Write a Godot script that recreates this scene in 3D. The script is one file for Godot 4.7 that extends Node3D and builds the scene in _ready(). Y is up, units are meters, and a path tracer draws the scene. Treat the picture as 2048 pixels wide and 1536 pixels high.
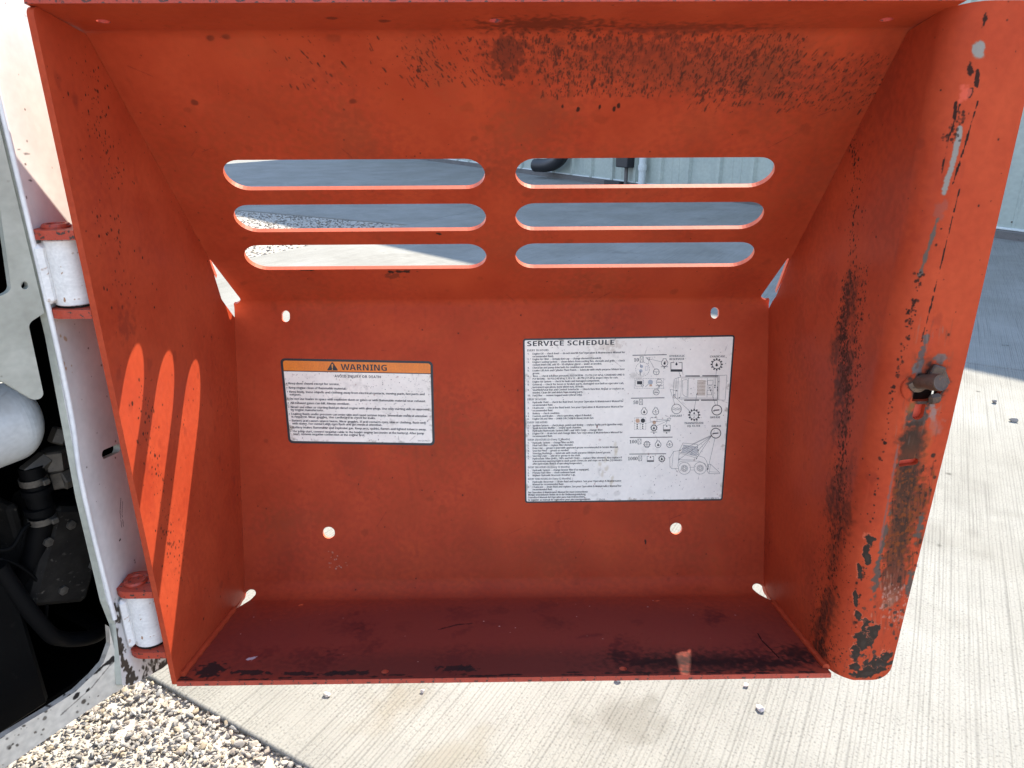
extends Node3D

# ---------------------------------------------------------------- measures (metres, camera foot at the origin, y up)
const PITCH := 0.3609
const ROLL := -0.0049
const EYE := Vector3(0, 1.15, 0)
const DOOR_AT := Vector3(-0.0136, 0.41, -0.743)
const DOOR_TURN := 0.0107
const TH := 0.0065                       # door plate thickness
# door section, x = depth behind the door's mouth, y = height
const PA := Vector2(0.0, 0.4608)
const PB := Vector2(0.2459, 0.4106)
const PC := Vector2(0.3786, 0.8675)
const PD := Vector2(0.0868, 1.2291)
const PE := Vector2(0.0, 1.2449)
const HW := 0.43
const SUN := Vector3(0.53, 1.3, -1.0)
const ALONG := Vector3(0.5, 0, -0.866)   # slab grid
const ACROSS := Vector3(0.866, 0, 0.5)

var rng := RandomNumberGenerator.new()
var names := {}
var M := {}


func _ready():
	rng.seed = 11
	lens_and_light()
	materials()
	ground()
	building()
	loader()
	door()
	small_things()


func lens_and_light():
	var cam := Camera3D.new()
	cam.name = "camera"
	cam.fov = rad_to_deg(2.0 * atan(768.0 / 1440.0))
	cam.near = 0.05
	cam.far = 400.0
	add_child(cam)
	var tilt := Basis(Vector3.RIGHT, -PITCH) * Basis(Vector3.BACK, ROLL)
	cam.transform = Transform3D(tilt, EYE)
	cam.current = true
	var sky_mat := ProceduralSkyMaterial.new()
	sky_mat.sky_top_color = Color(0.525, 0.62, 0.765)
	sky_mat.sky_horizon_color = Color(0.80, 0.83, 0.875)
	sky_mat.sky_curve = 0.2
	sky_mat.ground_bottom_color = Color(0.5, 0.48, 0.44)
	sky_mat.ground_horizon_color = Color(0.62, 0.62, 0.6)
	sky_mat.sun_angle_max = 8.0
	sky_mat.sky_energy_multiplier = 1.04
	var env := Environment.new()
	env.background_mode = Environment.BG_SKY
	env.sky = Sky.new()
	env.sky.sky_material = sky_mat
	env.tonemap_mode = Environment.TONE_MAPPER_LINEAR
	env.tonemap_exposure = 3.15
	env.sdfgi_enabled = true
	env.ssao_enabled = true
	env.ssil_enabled = true
	var we := WorldEnvironment.new()
	we.name = "environment"
	we.environment = env
	add_child(we)
	var sun := DirectionalLight3D.new()
	sun.name = "sun"
	sun.light_energy = 1.4
	sun.light_color = Color(1.0, 0.955, 0.88)
	sun.light_angular_distance = 0.5
	sun.shadow_enabled = true
	add_child(sun)
	sun.transform = Transform3D(Basis.looking_at(-SUN.normalized(), Vector3.UP), Vector3(0, 6, 0))


# ================================================================ small helpers
func numbered(called: String) -> String:
	var n: int = names.get(called, 0)
	names[called] = n + 1
	return called if n == 0 else "%s_%03d" % [called, n]


func tag(o: Node, label: String, category: String, group := "", kind := ""):
	if label: o.set_meta("label", label)
	if category: o.set_meta("category", category)
	if group: o.set_meta("group", group)
	if kind: o.set_meta("kind", kind)


func thing(called: String, label: String, category: String, at: Vector3, turn := 0.0, group := "") -> Node3D:
	var o := Node3D.new()
	o.name = numbered(called)
	add_child(o)
	o.position = at
	o.rotation.y = turn
	tag(o, label, category, group)
	return o


func part(called: String, mesh: Mesh, parent: Node, mat: Material = null, at := Vector3.ZERO, label := "") -> MeshInstance3D:
	var o := MeshInstance3D.new()
	o.name = called
	o.mesh = mesh
	if mat: o.material_override = mat
	o.position = at
	if label: o.set_meta("label", label)
	parent.add_child(o, true)
	return o


func begin() -> SurfaceTool:
	var st := SurfaceTool.new()
	st.begin(Mesh.PRIMITIVE_TRIANGLES)
	return st


func tri(st: SurfaceTool, p: Array, n: Array, uv: Array = []):
	var order := [0, 1, 2]
	var mid: Vector3 = n[0] + n[1] + n[2]
	var a: Vector3 = p[1] - p[0]
	if a.cross(p[2] - p[0]).dot(mid) > 0.0:
		order = [0, 2, 1]
	for i in order:
		st.set_normal(n[i])
		if uv: st.set_uv(uv[i])
		st.add_vertex(p[i])


func quad(st: SurfaceTool, p: Array, n: Array, uv: Array = []):
	tri(st, [p[0], p[1], p[2]], [n[0], n[1], n[2]], [uv[0], uv[1], uv[2]] if uv else [])
	tri(st, [p[0], p[2], p[3]], [n[0], n[2], n[3]], [uv[0], uv[2], uv[3]] if uv else [])


# a box with chamfered edges, any axes
func box(st: SurfaceTool, c: Vector3, size: Vector3, basis := Basis.IDENTITY, ch := 0.0):
	var h := size / 2.0
	ch = minf(ch, minf(h.x, minf(h.y, h.z)) * 0.9)
	for ax in 3:
		for s in [-1.0, 1.0]:
			var n := Vector3.ZERO
			n[ax] = s
			var u := (ax + 1) % 3
			var v := (ax + 2) % 3
			var pts := []
			for k in [[-1, -1], [1, -1], [1, 1], [-1, 1]]:
				var p := Vector3.ZERO
				p[ax] = s * h[ax]
				p[u] = k[0] * (h[u] - ch)
				p[v] = k[1] * (h[v] - ch)
				pts.append(c + basis * p)
			var nn := basis * n
			quad(st, pts, [nn, nn, nn, nn])
	if ch > 0.0:
		for ax in 3:
			var u := (ax + 1) % 3
			var v := (ax + 2) % 3
			for su in [-1.0, 1.0]:
				for sv in [-1.0, 1.0]:
					var pts := []
					for k in [[-1, 0], [1, 0], [1, 1], [-1, 1]]:
						var p := Vector3.ZERO
						p[ax] = k[0] * (h[ax] - ch)
						p[u] = su * (h[u] - (ch if k[1] == 0 else 0.0))
						p[v] = sv * (h[v] - (0.0 if k[1] == 0 else ch))
						pts.append(c + basis * p)
					var n := Vector3.ZERO
					n[u] = su
					n[v] = sv
					var nn := (basis * n).normalized()
					quad(st, pts, [nn, nn, nn, nn])
		for sx in [-1.0, 1.0]:
			for sy in [-1.0, 1.0]:
				for sz in [-1.0, 1.0]:
					var sg := Vector3(sx, sy, sz)
					var ps := []
					for ax in 3:
						var p := sg * (h - Vector3.ONE * ch)
						p[ax] = sg[ax] * h[ax]
						ps.append(c + basis * p)
					var nn := (basis * sg).normalized()
					tri(st, ps, [nn, nn, nn])


# lathe: pts are (radius, distance along the axis)
func lathe(st: SurfaceTool, at: Vector3, axis: Vector3, pts: Array, seg := 28, smooth := true):
	var z := axis.normalized()
	var x := z.cross(Vector3.UP if absf(z.y) < 0.9 else Vector3.RIGHT).normalized()
	var y := z.cross(x)
	for i in pts.size() - 1:
		var p0: Vector2 = pts[i]
		var p1: Vector2 = pts[i + 1]
		var d := (p1 - p0)
		if d.length() < 1e-7: continue
		var n2 := Vector2(d.y, -d.x).normalized()
		for k in seg:
			var a0 := TAU * k / seg
			var a1 := TAU * (k + 1) / seg
			var e0 := x * cos(a0) + y * sin(a0)
			var e1 := x * cos(a1) + y * sin(a1)
			var n0 := (e0 * n2.x + z * n2.y)
			var n1 := (e1 * n2.x + z * n2.y)
			if not smooth:
				n0 = (n0 + n1).normalized()
				n1 = n0
			var q := [at + e0 * p0.x + z * p0.y, at + e1 * p0.x + z * p0.y, at + e1 * p1.x + z * p1.y, at + e0 * p1.x + z * p1.y]
			if p0.x < 1e-6: tri(st, [q[0], q[2], q[3]], [n0, n1, n0])
			elif p1.x < 1e-6: tri(st, [q[0], q[1], q[2]], [n0, n1, n1])
			else: quad(st, q, [n0, n1, n1, n0])


func tube(st: SurfaceTool, path: Array, r: float, seg := 12, caps := true):
	var rings := []
	var side := Vector3.ZERO
	for i in path.size():
		var t: Vector3 = (path[mini(i + 1, path.size() - 1)] - path[maxi(i - 1, 0)]).normalized()
		if side == Vector3.ZERO:
			side = t.cross(Vector3.UP if absf(t.y) < 0.9 else Vector3.RIGHT).normalized()
		side = (side - t * side.dot(t)).normalized()
		var up := t.cross(side)
		var ring := []
		for k in seg:
			var a := TAU * k / seg
			ring.append(side * cos(a) + up * sin(a))
		rings.append(ring)
	for i in path.size() - 1:
		for k in seg:
			var l := (k + 1) % seg
			quad(st, [path[i] + rings[i][k] * r, path[i] + rings[i][l] * r, path[i + 1] + rings[i + 1][l] * r, path[i + 1] + rings[i + 1][k] * r], [rings[i][k], rings[i][l], rings[i + 1][l], rings[i + 1][k]])
	if caps:
		for e in [0, path.size() - 1]:
			var n: Vector3 = (path[0] - path[1]).normalized() if e == 0 else (path[-1] - path[-2]).normalized()
			for k in seg:
				tri(st, [path[e], path[e] + rings[e][k] * r, path[e] + rings[e][(k + 1) % seg] * r], [n, n, n])


func smooth_path(pts: Array, steps := 8) -> Array:
	var c := Curve3D.new()
	for i in pts.size():
		var d: Vector3 = (pts[mini(i + 1, pts.size() - 1)] - pts[maxi(i - 1, 0)]) / 5.0
		c.add_point(pts[i], -d, d)
	var out := []
	for i in (pts.size() - 1) * steps + 1:
		out.append(c.sample(mini(i / steps, pts.size() - 2), float(i) / steps - mini(i / steps, pts.size() - 2)))
	return out


# ---------------------------------------------------------------- flat plates with holes
func cells(outline: PackedVector2Array, holes: Array) -> Array:
	var regions: Array = [outline]
	for hole in holes:
		var next := []
		for r in regions:
			if Geometry2D.intersect_polygons(r, hole).is_empty():
				next.append(r)
				continue
			if Geometry2D.clip_polygons(hole, r).is_empty():
				var mid := 0.0
				for p in hole: mid += p.x
				mid /= hole.size()
				for span in [[-9.0, mid], [mid, 9.0]]:
					var half := PackedVector2Array([Vector2(span[0], -9), Vector2(span[1], -9), Vector2(span[1], 9), Vector2(span[0], 9)])
					for q in Geometry2D.intersect_polygons(r, half):
						next.append_array(Geometry2D.clip_polygons(q, hole))
			else:
				next.append_array(Geometry2D.clip_polygons(r, hole))
		regions = next
	return regions


func round_poly(pts: Array, radii: Array, seg := 6) -> PackedVector2Array:
	var out := PackedVector2Array()
	for i in pts.size():
		var p: Vector2 = pts[i]
		var r: float = radii[i] if i < radii.size() else 0.0
		if r <= 0.0:
			out.append(p)
			continue
		var a: Vector2 = (pts[(i + pts.size() - 1) % pts.size()] - p).normalized()
		var b: Vector2 = (pts[(i + 1) % pts.size()] - p).normalized()
		var half := acos(clampf(a.dot(b), -1, 1)) / 2.0
		var t := r / tan(half)
		var c := p + (a + b).normalized() * r / sin(half)
		var v0 := p + a * t - c
		var ang := v0.angle_to(p + b * t - c)
		for k in seg + 1:
			out.append(c + v0.rotated(ang * k / seg))
	return out


func capsule(c0: Vector2, c1: Vector2, r: float, seg := 12) -> PackedVector2Array:
	var out := PackedVector2Array()
	var base := (c1 - c0).angle() if c0.distance_to(c1) > 1e-6 else 0.0
	for k in seg + 1:
		out.append(c1 + Vector2(r, 0).rotated(base - PI / 2 + PI * k / seg))
	for k in seg + 1:
		out.append(c0 + Vector2(r, 0).rotated(base + PI / 2 + PI * k / seg))
	return out


func teardrop(tip: Vector2, c: Vector2, r: float, wide := 0.0012) -> PackedVector2Array:
	var out := PackedVector2Array()
	var ax := (c - tip).normalized()
	var ang := ax.angle()
	out.append(tip - ax.orthogonal() * wide)
	out.append(tip + ax.orthogonal() * wide)
	for k in 13:
		out.append(c + Vector2(r, 0).rotated(ang - PI / 2 + PI * k / 12))
	if Geometry2D.is_polygon_clockwise(out): out.reverse()
	return out


# front (surface 0, carries the paint of its canvas) and back, rims (surface 1)
func plate(outline: PackedVector2Array, holes: Array, th: float, org: Vector3, ex: Vector3, ey: Vector3, uvs: Vector4, front: Material, rest: Material, ragged := 0.0) -> ArrayMesh:
	var n := ex.cross(ey).normalized()
	var f := begin()
	var b := begin()
	var polys := cells(outline, holes)
	for poly in polys:
		var idx := Geometry2D.triangulate_polygon(poly)
		for i in range(0, idx.size(), 3):
			var p := []
			var q := []
			var uv := []
			for k in 3:
				var v: Vector2 = poly[idx[i + k]]
				var w := org + ex * v.x + ey * v.y
				p.append(w)
				q.append(w - n * th)
				uv.append(Vector2(uvs.x + uvs.y * v.x, uvs.z + uvs.w * v.y))
			tri(f, p, [n, n, n], uv)
			tri(b, q, [-n, -n, -n], uv)
	for loop in [outline] + holes:
		var inward := 1.0 if Geometry2D.is_polygon_clockwise(loop) else -1.0
		if loop != outline: inward = -inward
		for i in loop.size():
			var a: Vector2 = loop[i]
			var c: Vector2 = loop[(i + 1) % loop.size()]
			if a.distance_to(c) < 1e-6: continue
			var o2 := (c - a).orthogonal().normalized() * -inward
			var nn := ex * o2.x + ey * o2.y
			var w0 := org + ex * a.x + ey * a.y
			var w1 := org + ex * c.x + ey * c.y
			quad(b, [w0, w1, w1 - n * th, w0 - n * th], [nn, nn, nn, nn], [a, c, c, a])
	f.set_material(front)
	b.set_material(rest)
	var mesh := f.commit()
	return b.commit(mesh)


# ================================================================ painted canvases (base colour, relief, gloss)
class Canvas:
	var w: int
	var h: int
	var ppm: float
	var ox: float
	var oy: float
	var c: PackedByteArray
	var hg: PackedByteArray
	var rg: PackedByteArray
	var fine: PackedByteArray
	var coarse: PackedByteArray
	var rnd := RandomNumberGenerator.new()

	func _init(wm: float, hm: float, res: float, x0: float, y0: float, sd: int):
		w = int(wm * res)
		h = int(hm * res)
		ppm = res
		ox = x0
		oy = y0
		rnd.seed = sd
		var n := FastNoiseLite.new()
		n.seed = sd
		n.noise_type = FastNoiseLite.TYPE_SIMPLEX
		n.frequency = 0.06
		n.fractal_octaves = 4
		fine = n.get_image(w, h).get_data()
		n.seed = sd + 7
		n.frequency = 0.0065
		n.fractal_octaves = 5
		coarse = n.get_image(w, h).get_data()

	func fill(a: Color, b: Color, grain: float, rough: float, peel: float):
		c = PackedByteArray()
		c.resize(w * h * 3)
		hg = PackedByteArray()
		hg.resize(w * h)
		rg = PackedByteArray()
		rg.resize(w * h)
		for i in w * h:
			var t := coarse[i] / 255.0
			var g := 1.0 + (fine[i] / 127.5 - 1.0) * grain
			c[i * 3] = clampi(int(lerpf(a.r, b.r, t) * g * 255.0), 0, 255)
			c[i * 3 + 1] = clampi(int(lerpf(a.g, b.g, t) * g * 255.0), 0, 255)
			c[i * 3 + 2] = clampi(int(lerpf(a.b, b.b, t) * g * 255.0), 0, 255)
			hg[i] = clampi(int(128.0 + (fine[i] - 128) * peel), 0, 255)
			rg[i] = clampi(int((rough + (t - 0.5) * 0.25) * 255.0), 0, 255)

	func blob(x: float, y: float, rx: float, ry: float, ang: float, col: Color, alpha := 1.0, soft := 0.3, rag := 0.3, dh := 0, rough := -1.0):
		var px := (x - ox) * ppm
		var py := h - (y - oy) * ppm
		var ax := maxf(rx * ppm, 0.3)
		var ay := maxf(ry * ppm, 0.3)
		var far := maxf(ax, ay) * (1.0 + rag) + 1.0
		var x0 := maxi(0, int(px - far))
		var x1 := mini(w - 1, int(px + far) + 1)
		var y0 := maxi(0, int(py - far))
		var y1 := mini(h - 1, int(py + far) + 1)
		var ca := cos(ang)
		var sa := sin(ang)
		var cr := col.r * 255.0
		var cg := col.g * 255.0
		var cb := col.b * 255.0
		for yy in range(y0, y1 + 1):
			for xx in range(x0, x1 + 1):
				var dx := xx + 0.5 - px
				var dy := py - yy - 0.5
				var lx := (dx * ca + dy * sa) / ax
				var ly := (-dx * sa + dy * ca) / ay
				var i := yy * w + xx
				var d := sqrt(lx * lx + ly * ly) + (fine[i] / 127.5 - 1.0) * rag * 1.1
				if d >= 1.0: continue
				var k := alpha * smoothstep(1.0, 1.0 - soft, d)
				var j := i * 3
				c[j] = int(lerpf(c[j], cr, k))
				c[j + 1] = int(lerpf(c[j + 1], cg, k))
				c[j + 2] = int(lerpf(c[j + 2], cb, k))
				if dh: hg[i] = clampi(hg[i] + int(dh * k), 0, 255)
				if rough >= 0.0: rg[i] = int(lerpf(rg[i], rough * 255.0, k))

	func chip(x: float, y: float, rx: float, ry: float, ang: float, col: Color):
		blob(x - 0.0006, y + 0.0006, rx + 0.0009, ry + 0.0009, ang, Color8(206, 104, 76), 0.7, 0.15, 0.5, 10)
		blob(x, y, rx, ry, ang, col, 0.97, 0.12, 0.5, -55, 0.6)
		blob(x + rx * 0.2, y - ry * 0.15, rx * 0.6, ry * 0.5, ang, Color8(84, 72, 62), 0.35, 0.7, 0.6, 0, 0.7)

	# long smears, one way, over a patch
	func smears(count: int, x0: float, y0: float, x1: float, y1: float, length: float, wide: float, ang: float, cols: Array, alpha: float):
		for k in count:
			var c: Color = cols[rnd.randi() % cols.size()]
			blob(rnd.randf_range(x0, x1), rnd.randf_range(y0, y1), wide * rnd.randf_range(0.5, 1.5), length * rnd.randf_range(0.3, 1.2), ang + rnd.randf_range(-0.12, 0.12), c, alpha * rnd.randf_range(0.4, 1.0), 0.8, 0.4)

	# drips and flecks scattered in a rectangle; only where the coarse noise is above keep
	func flecks(count: int, x0: float, y0: float, x1: float, y1: float, r0: float, r1: float, stretch: float, ang: float, col: Color, alpha: float, keep := 0.0, dh := 30):
		for k in count:
			var x := rnd.randf_range(x0, x1)
			var y := rnd.randf_range(y0, y1)
			var px := clampi(int((x - ox) * ppm), 0, w - 1)
			var py := clampi(int(h - (y - oy) * ppm), 0, h - 1)
			if coarse[py * w + px] / 255.0 < keep + rnd.randf_range(-0.08, 0.08): continue
			var r := lerpf(r0, r1, pow(rnd.randf(), 2.5))
			var s := lerpf(1.0, stretch, rnd.randf())
			blob(x, y, r, r * s, ang + rnd.randf_range(-0.25, 0.25), col, alpha * rnd.randf_range(0.55, 1.0), 0.4, 0.35, dh, 0.6)

	# flecks strewn along a path with a gaussian spread
	func trail(count: int, path: Array, spread: float, r0: float, r1: float, col: Color, alpha: float, stretch := 1.5, dh := 35):
		for k in count:
			var t := rnd.randf() * (path.size() - 1)
			var i := mini(int(t), path.size() - 2)
			var p: Vector2 = path[i].lerp(path[i + 1], t - i)
			p += Vector2(rnd.randfn(0, spread), rnd.randfn(0, spread * 0.5))
			var r := lerpf(r0, r1, pow(rnd.randf(), 2.0))
			blob(p.x, p.y, r, r * rnd.randf_range(1.0, stretch), rnd.randf_range(-0.5, 0.5), col, alpha * rnd.randf_range(0.5, 1.0), 0.4, 0.4, dh, 0.65)

	func stroke(path: Array, r: float, col: Color, alpha: float, rag := 0.4, dh := -20):
		for i in path.size() - 1:
			var a: Vector2 = path[i]
			var b: Vector2 = path[i + 1]
			var n := maxi(1, int(a.distance_to(b) / (r * 0.9)))
			for k in n:
				var p := a.lerp(b, float(k) / n)
				blob(p.x, p.y, r, r, 0, col, alpha, 0.4, rag, dh, 0.7)

	func tex(data: PackedByteArray, rgb: bool) -> ImageTexture:
		var im := Image.create_from_data(w, h, false, Image.FORMAT_RGB8 if rgb else Image.FORMAT_L8, data)
		return ImageTexture.create_from_image(im)

	func material(relief: float, coat := 0.0) -> StandardMaterial3D:
		var m := StandardMaterial3D.new()
		m.albedo_texture = tex(c, true)
		m.roughness = 1.0
		m.roughness_texture = tex(rg, false)
		m.heightmap_enabled = true
		m.heightmap_scale = relief
		m.heightmap_texture = tex(hg, false)
		m.texture_repeat = false
		m.metallic_specular = 0.16
		return m


func plain(col: Color, rough := 0.5, metal := 0.0) -> StandardMaterial3D:
	var m := StandardMaterial3D.new()
	m.albedo_color = col
	m.roughness = rough
	m.metallic = metal
	return m


# a tiled, weathered colour: mottling, grain and specks, laid by world position
func mottled(a: Color, b: Color, spot: Color, spot_share: float, size: float, rough: float, relief := 0.02, sd := 1, metal := 0.0) -> StandardMaterial3D:
	var n := 256
	var f := FastNoiseLite.new()
	f.seed = sd
	f.frequency = 0.012
	f.fractal_octaves = 5
	var big := f.get_seamless_image(n, n).get_data()
	f.seed = sd + 3
	f.frequency = 0.09
	var small := f.get_seamless_image(n, n).get_data()
	f.seed = sd + 5
	f.frequency = 0.035
	f.fractal_octaves = 3
	var spots := f.get_seamless_image(n, n).get_data()
	var im := Image.create(n, n, false, Image.FORMAT_RGB8)
	var hm := Image.create(n, n, false, Image.FORMAT_L8)
	for y in n:
		for x in n:
			var i := y * n + x
			var c := a.lerp(b, big[i] / 255.0)
			c = c * (1.0 + (small[i] / 127.5 - 1.0) * 0.06)
			var k := smoothstep(1.0 - spot_share, 1.0 - spot_share + 0.06, spots[i] / 255.0 * 0.8 + small[i] / 255.0 * 0.2)
			c = c.lerp(spot, k)
			im.set_pixel(x, y, c)
			hm.set_pixel(x, y, Color.WHITE * clampf(0.5 + (small[i] / 255.0 - 0.5) * 0.5 - k * 0.25, 0, 1))
	var m := StandardMaterial3D.new()
	m.albedo_texture = ImageTexture.create_from_image(im)
	m.roughness = rough
	m.metallic = metal
	m.heightmap_enabled = true
	m.heightmap_scale = relief
	m.heightmap_texture = ImageTexture.create_from_image(hm)
	m.uv1_triplanar = true
	m.uv1_world_triplanar = true
	m.uv1_scale = Vector3.ONE / size
	return m


const RED_A := Color8(164, 63, 39)
const RED_B := Color8(177, 73, 45)


func materials():
	M.red = mottled(RED_A, RED_B, Color8(60, 40, 36), 0.14, 0.22, 0.42, 0.02, 3)
	M.red_sunlit = mottled(Color8(214, 104, 68), Color8(200, 90, 56), Color8(90, 60, 52), 0.12, 0.2, 0.45, 0.02, 4)  # salmon red for rims and outer faces, sun sheen put into the colour
	M.red_worn = mottled(Color8(178, 66, 42), Color8(164, 58, 38), Color8(52, 42, 38), 0.34, 0.07, 0.5, 0.04, 6)
	M.red_clean = plain(Color8(190, 70, 48), 0.45)
	M.red.metallic_specular = 0.25
	M.white = mottled(Color8(226, 224, 220), Color8(205, 204, 203), Color8(75, 62, 52), 0.1, 0.3, 0.4, 0.015, 21)
	M.barrel = mottled(Color8(226, 224, 220), Color8(208, 206, 202), Color8(150, 112, 84), 0.2, 0.11, 0.4, 0.02, 23)
	M.cream = mottled(Color8(176, 177, 164), Color8(146, 147, 134), Color8(70, 62, 52), 0.16, 0.25, 0.5, 0.02, 31)
	M.grimy = mottled(Color8(198, 188, 172), Color8(140, 130, 118), Color8(52, 47, 42), 0.3, 0.16, 0.65, 0.04, 41)
	M.black = mottled(Color8(14, 14, 14), Color8(9, 9, 9), Color8(24, 22, 20), 0.2, 0.2, 0.6, 0.03, 51)
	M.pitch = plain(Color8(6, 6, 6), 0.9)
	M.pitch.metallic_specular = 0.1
	M.greasy = mottled(Color8(46, 43, 39), Color8(26, 24, 22), Color8(84, 79, 71), 0.24, 0.12, 0.75, 0.05, 61)
	M.steel = mottled(Color8(120, 112, 102), Color8(80, 74, 68), Color8(64, 46, 34), 0.25, 0.08, 0.45, 0.02, 71, 0.7)
	M.dull_steel = mottled(Color8(96, 91, 83), Color8(60, 56, 51), Color8(40, 33, 27), 0.25, 0.06, 0.55, 0.02, 76, 0.4)
	M.rusty = mottled(Color8(92, 74, 62), Color8(58, 46, 40), Color8(112, 72, 46), 0.3, 0.05, 0.5, 0.03, 81, 0.3)
	M.rubber = plain(Color8(9, 9, 10), 0.6)
	M.rubber.metallic_specular = 0.2
	M.black.metallic_specular = 0.15
	M.greasy.metallic_specular = 0.2
	M.pin = mottled(Color8(112, 92, 76), Color8(76, 62, 52), Color8(52, 40, 34), 0.25, 0.05, 0.45, 0.02, 83, 0.4)
	M.siding = mottled(Color8(166, 175, 164), Color8(152, 162, 154), Color8(150, 150, 142), 0.08, 1.3, 0.45, 0.02, 91)
	M.trim = mottled(Color8(200, 206, 202), Color8(185, 192, 190), Color8(150, 148, 140), 0.08, 0.9, 0.45, 0.02, 93)
	M.footing = mottled(Color8(112, 108, 104), Color8(88, 86, 84), Color8(60, 58, 55), 0.2, 0.6, 0.9, 0.1, 95)
	M.roofing = mottled(Color8(150, 158, 160), Color8(135, 142, 146), Color8(120, 120, 118), 0.1, 1.5, 0.45, 0.02, 97)
	M.dark_plastic = plain(Color8(34, 34, 37), 0.5)


# ================================================================ the ground
func slab_point(a: float, b: float, y := 0.0) -> Vector3:
	return ALONG * a + ACROSS * b + Vector3(0, y, 0)


func concrete() -> StandardMaterial3D:
	var n := 1024
	var f := FastNoiseLite.new()
	f.seed = 5
	f.frequency = 0.13
	f.fractal_octaves = 3
	var im := f.get_seamless_image(n, 12)
	im.resize(n, n, Image.INTERPOLATE_CUBIC)
	var lines := im.get_data()
	f.seed = 9
	f.frequency = 0.2
	f.fractal_octaves = 2
	var grit := f.get_seamless_image(n, n).get_data()
	f.seed = 13
	f.frequency = 0.006
	f.fractal_octaves = 5
	var cloud := f.get_seamless_image(n, n).get_data()
	var col := PackedByteArray()
	col.resize(n * n * 3)
	var hm := PackedByteArray()
	hm.resize(n * n)
	for i in n * n:
		var soft := lines[i] / 127.5 - 1.0
		var l := 0.55 * cos(TAU * ((i % n) * 150.0 / n + soft * 0.4)) + 0.4 * soft
		var g := grit[i] / 127.5 - 1.0
		var q := cloud[i] / 255.0
		var deep := smoothstep(-0.1, -0.8, l)
		var pit := smoothstep(-0.35, -0.75, g)
		var v := (0.94 + q * 0.06) * (1.0 - deep * 0.17) * (1.0 - pit * 0.16) * (1.0 + g * 0.05)
		col[i * 3] = clampi(int(139.0 * v), 0, 255)
		col[i * 3 + 1] = clampi(int(139.0 * v), 0, 255)
		col[i * 3 + 2] = clampi(int(134.0 * v), 0, 255)
		hm[i] = clampi(int(140.0 + l * 70.0 - pit * 55.0 + g * 14.0), 0, 255)
	var m := StandardMaterial3D.new()
	m.albedo_texture = ImageTexture.create_from_image(Image.create_from_data(n, n, false, Image.FORMAT_RGB8, col))
	m.heightmap_enabled = true
	m.heightmap_scale = 0.25
	m.heightmap_texture = ImageTexture.create_from_image(Image.create_from_data(n, n, false, Image.FORMAT_L8, hm))
	m.roughness = 0.9
	# stains, in metres over the slab by the door: x = along + 0, y = across
	var s := Canvas.new(3.3, 7.6, 130.0, 0.69, -5.0, 17)
	s.fill(Color8(255, 255, 255), Color8(226, 224, 220), 0.02, 0.9, 0.0)
	s.blob(0.88, -0.80, 0.10, 0.08, 0.3, Color8(222, 210, 190), 0.5, 0.9, 0.4)
	s.blob(0.84, -0.62, 0.13, 0.05, 0.5, Color8(224, 214, 196), 0.45, 0.9, 0.4)
	s.blob(1.08, -0.37, 0.13, 0.09, 0.2, Color8(198, 194, 188), 0.7, 0.9, 0.45)
	s.blob(1.16, -0.34, 0.05, 0.03, 0.2, Color8(184, 180, 174), 0.5, 0.9, 0.45)
	for k in 60:
		s.blob(s.rnd.randf_range(0.8, 3.9), s.rnd.randf_range(-4.8, 2.4), s.rnd.randf_range(0.05, 0.3), s.rnd.randf_range(0.04, 0.16), s.rnd.randf_range(0, 3), Color8(204, 201, 196), s.rnd.randf_range(0.15, 0.4), 0.9, 0.5)
	for k in 70:
		s.blob(s.rnd.randf_range(0.8, 3.9), s.rnd.randf_range(-4.8, 2.4), 0.01, 0.008, 0, Color8(110, 108, 104), 0.7, 0.6, 0.5)
	m.detail_enabled = true
	m.detail_blend_mode = BaseMaterial3D.BLEND_MODE_MUL
	m.detail_uv_layer = BaseMaterial3D.DETAIL_UV_2
	m.detail_albedo = s.tex(s.c, true)
	return m


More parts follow.
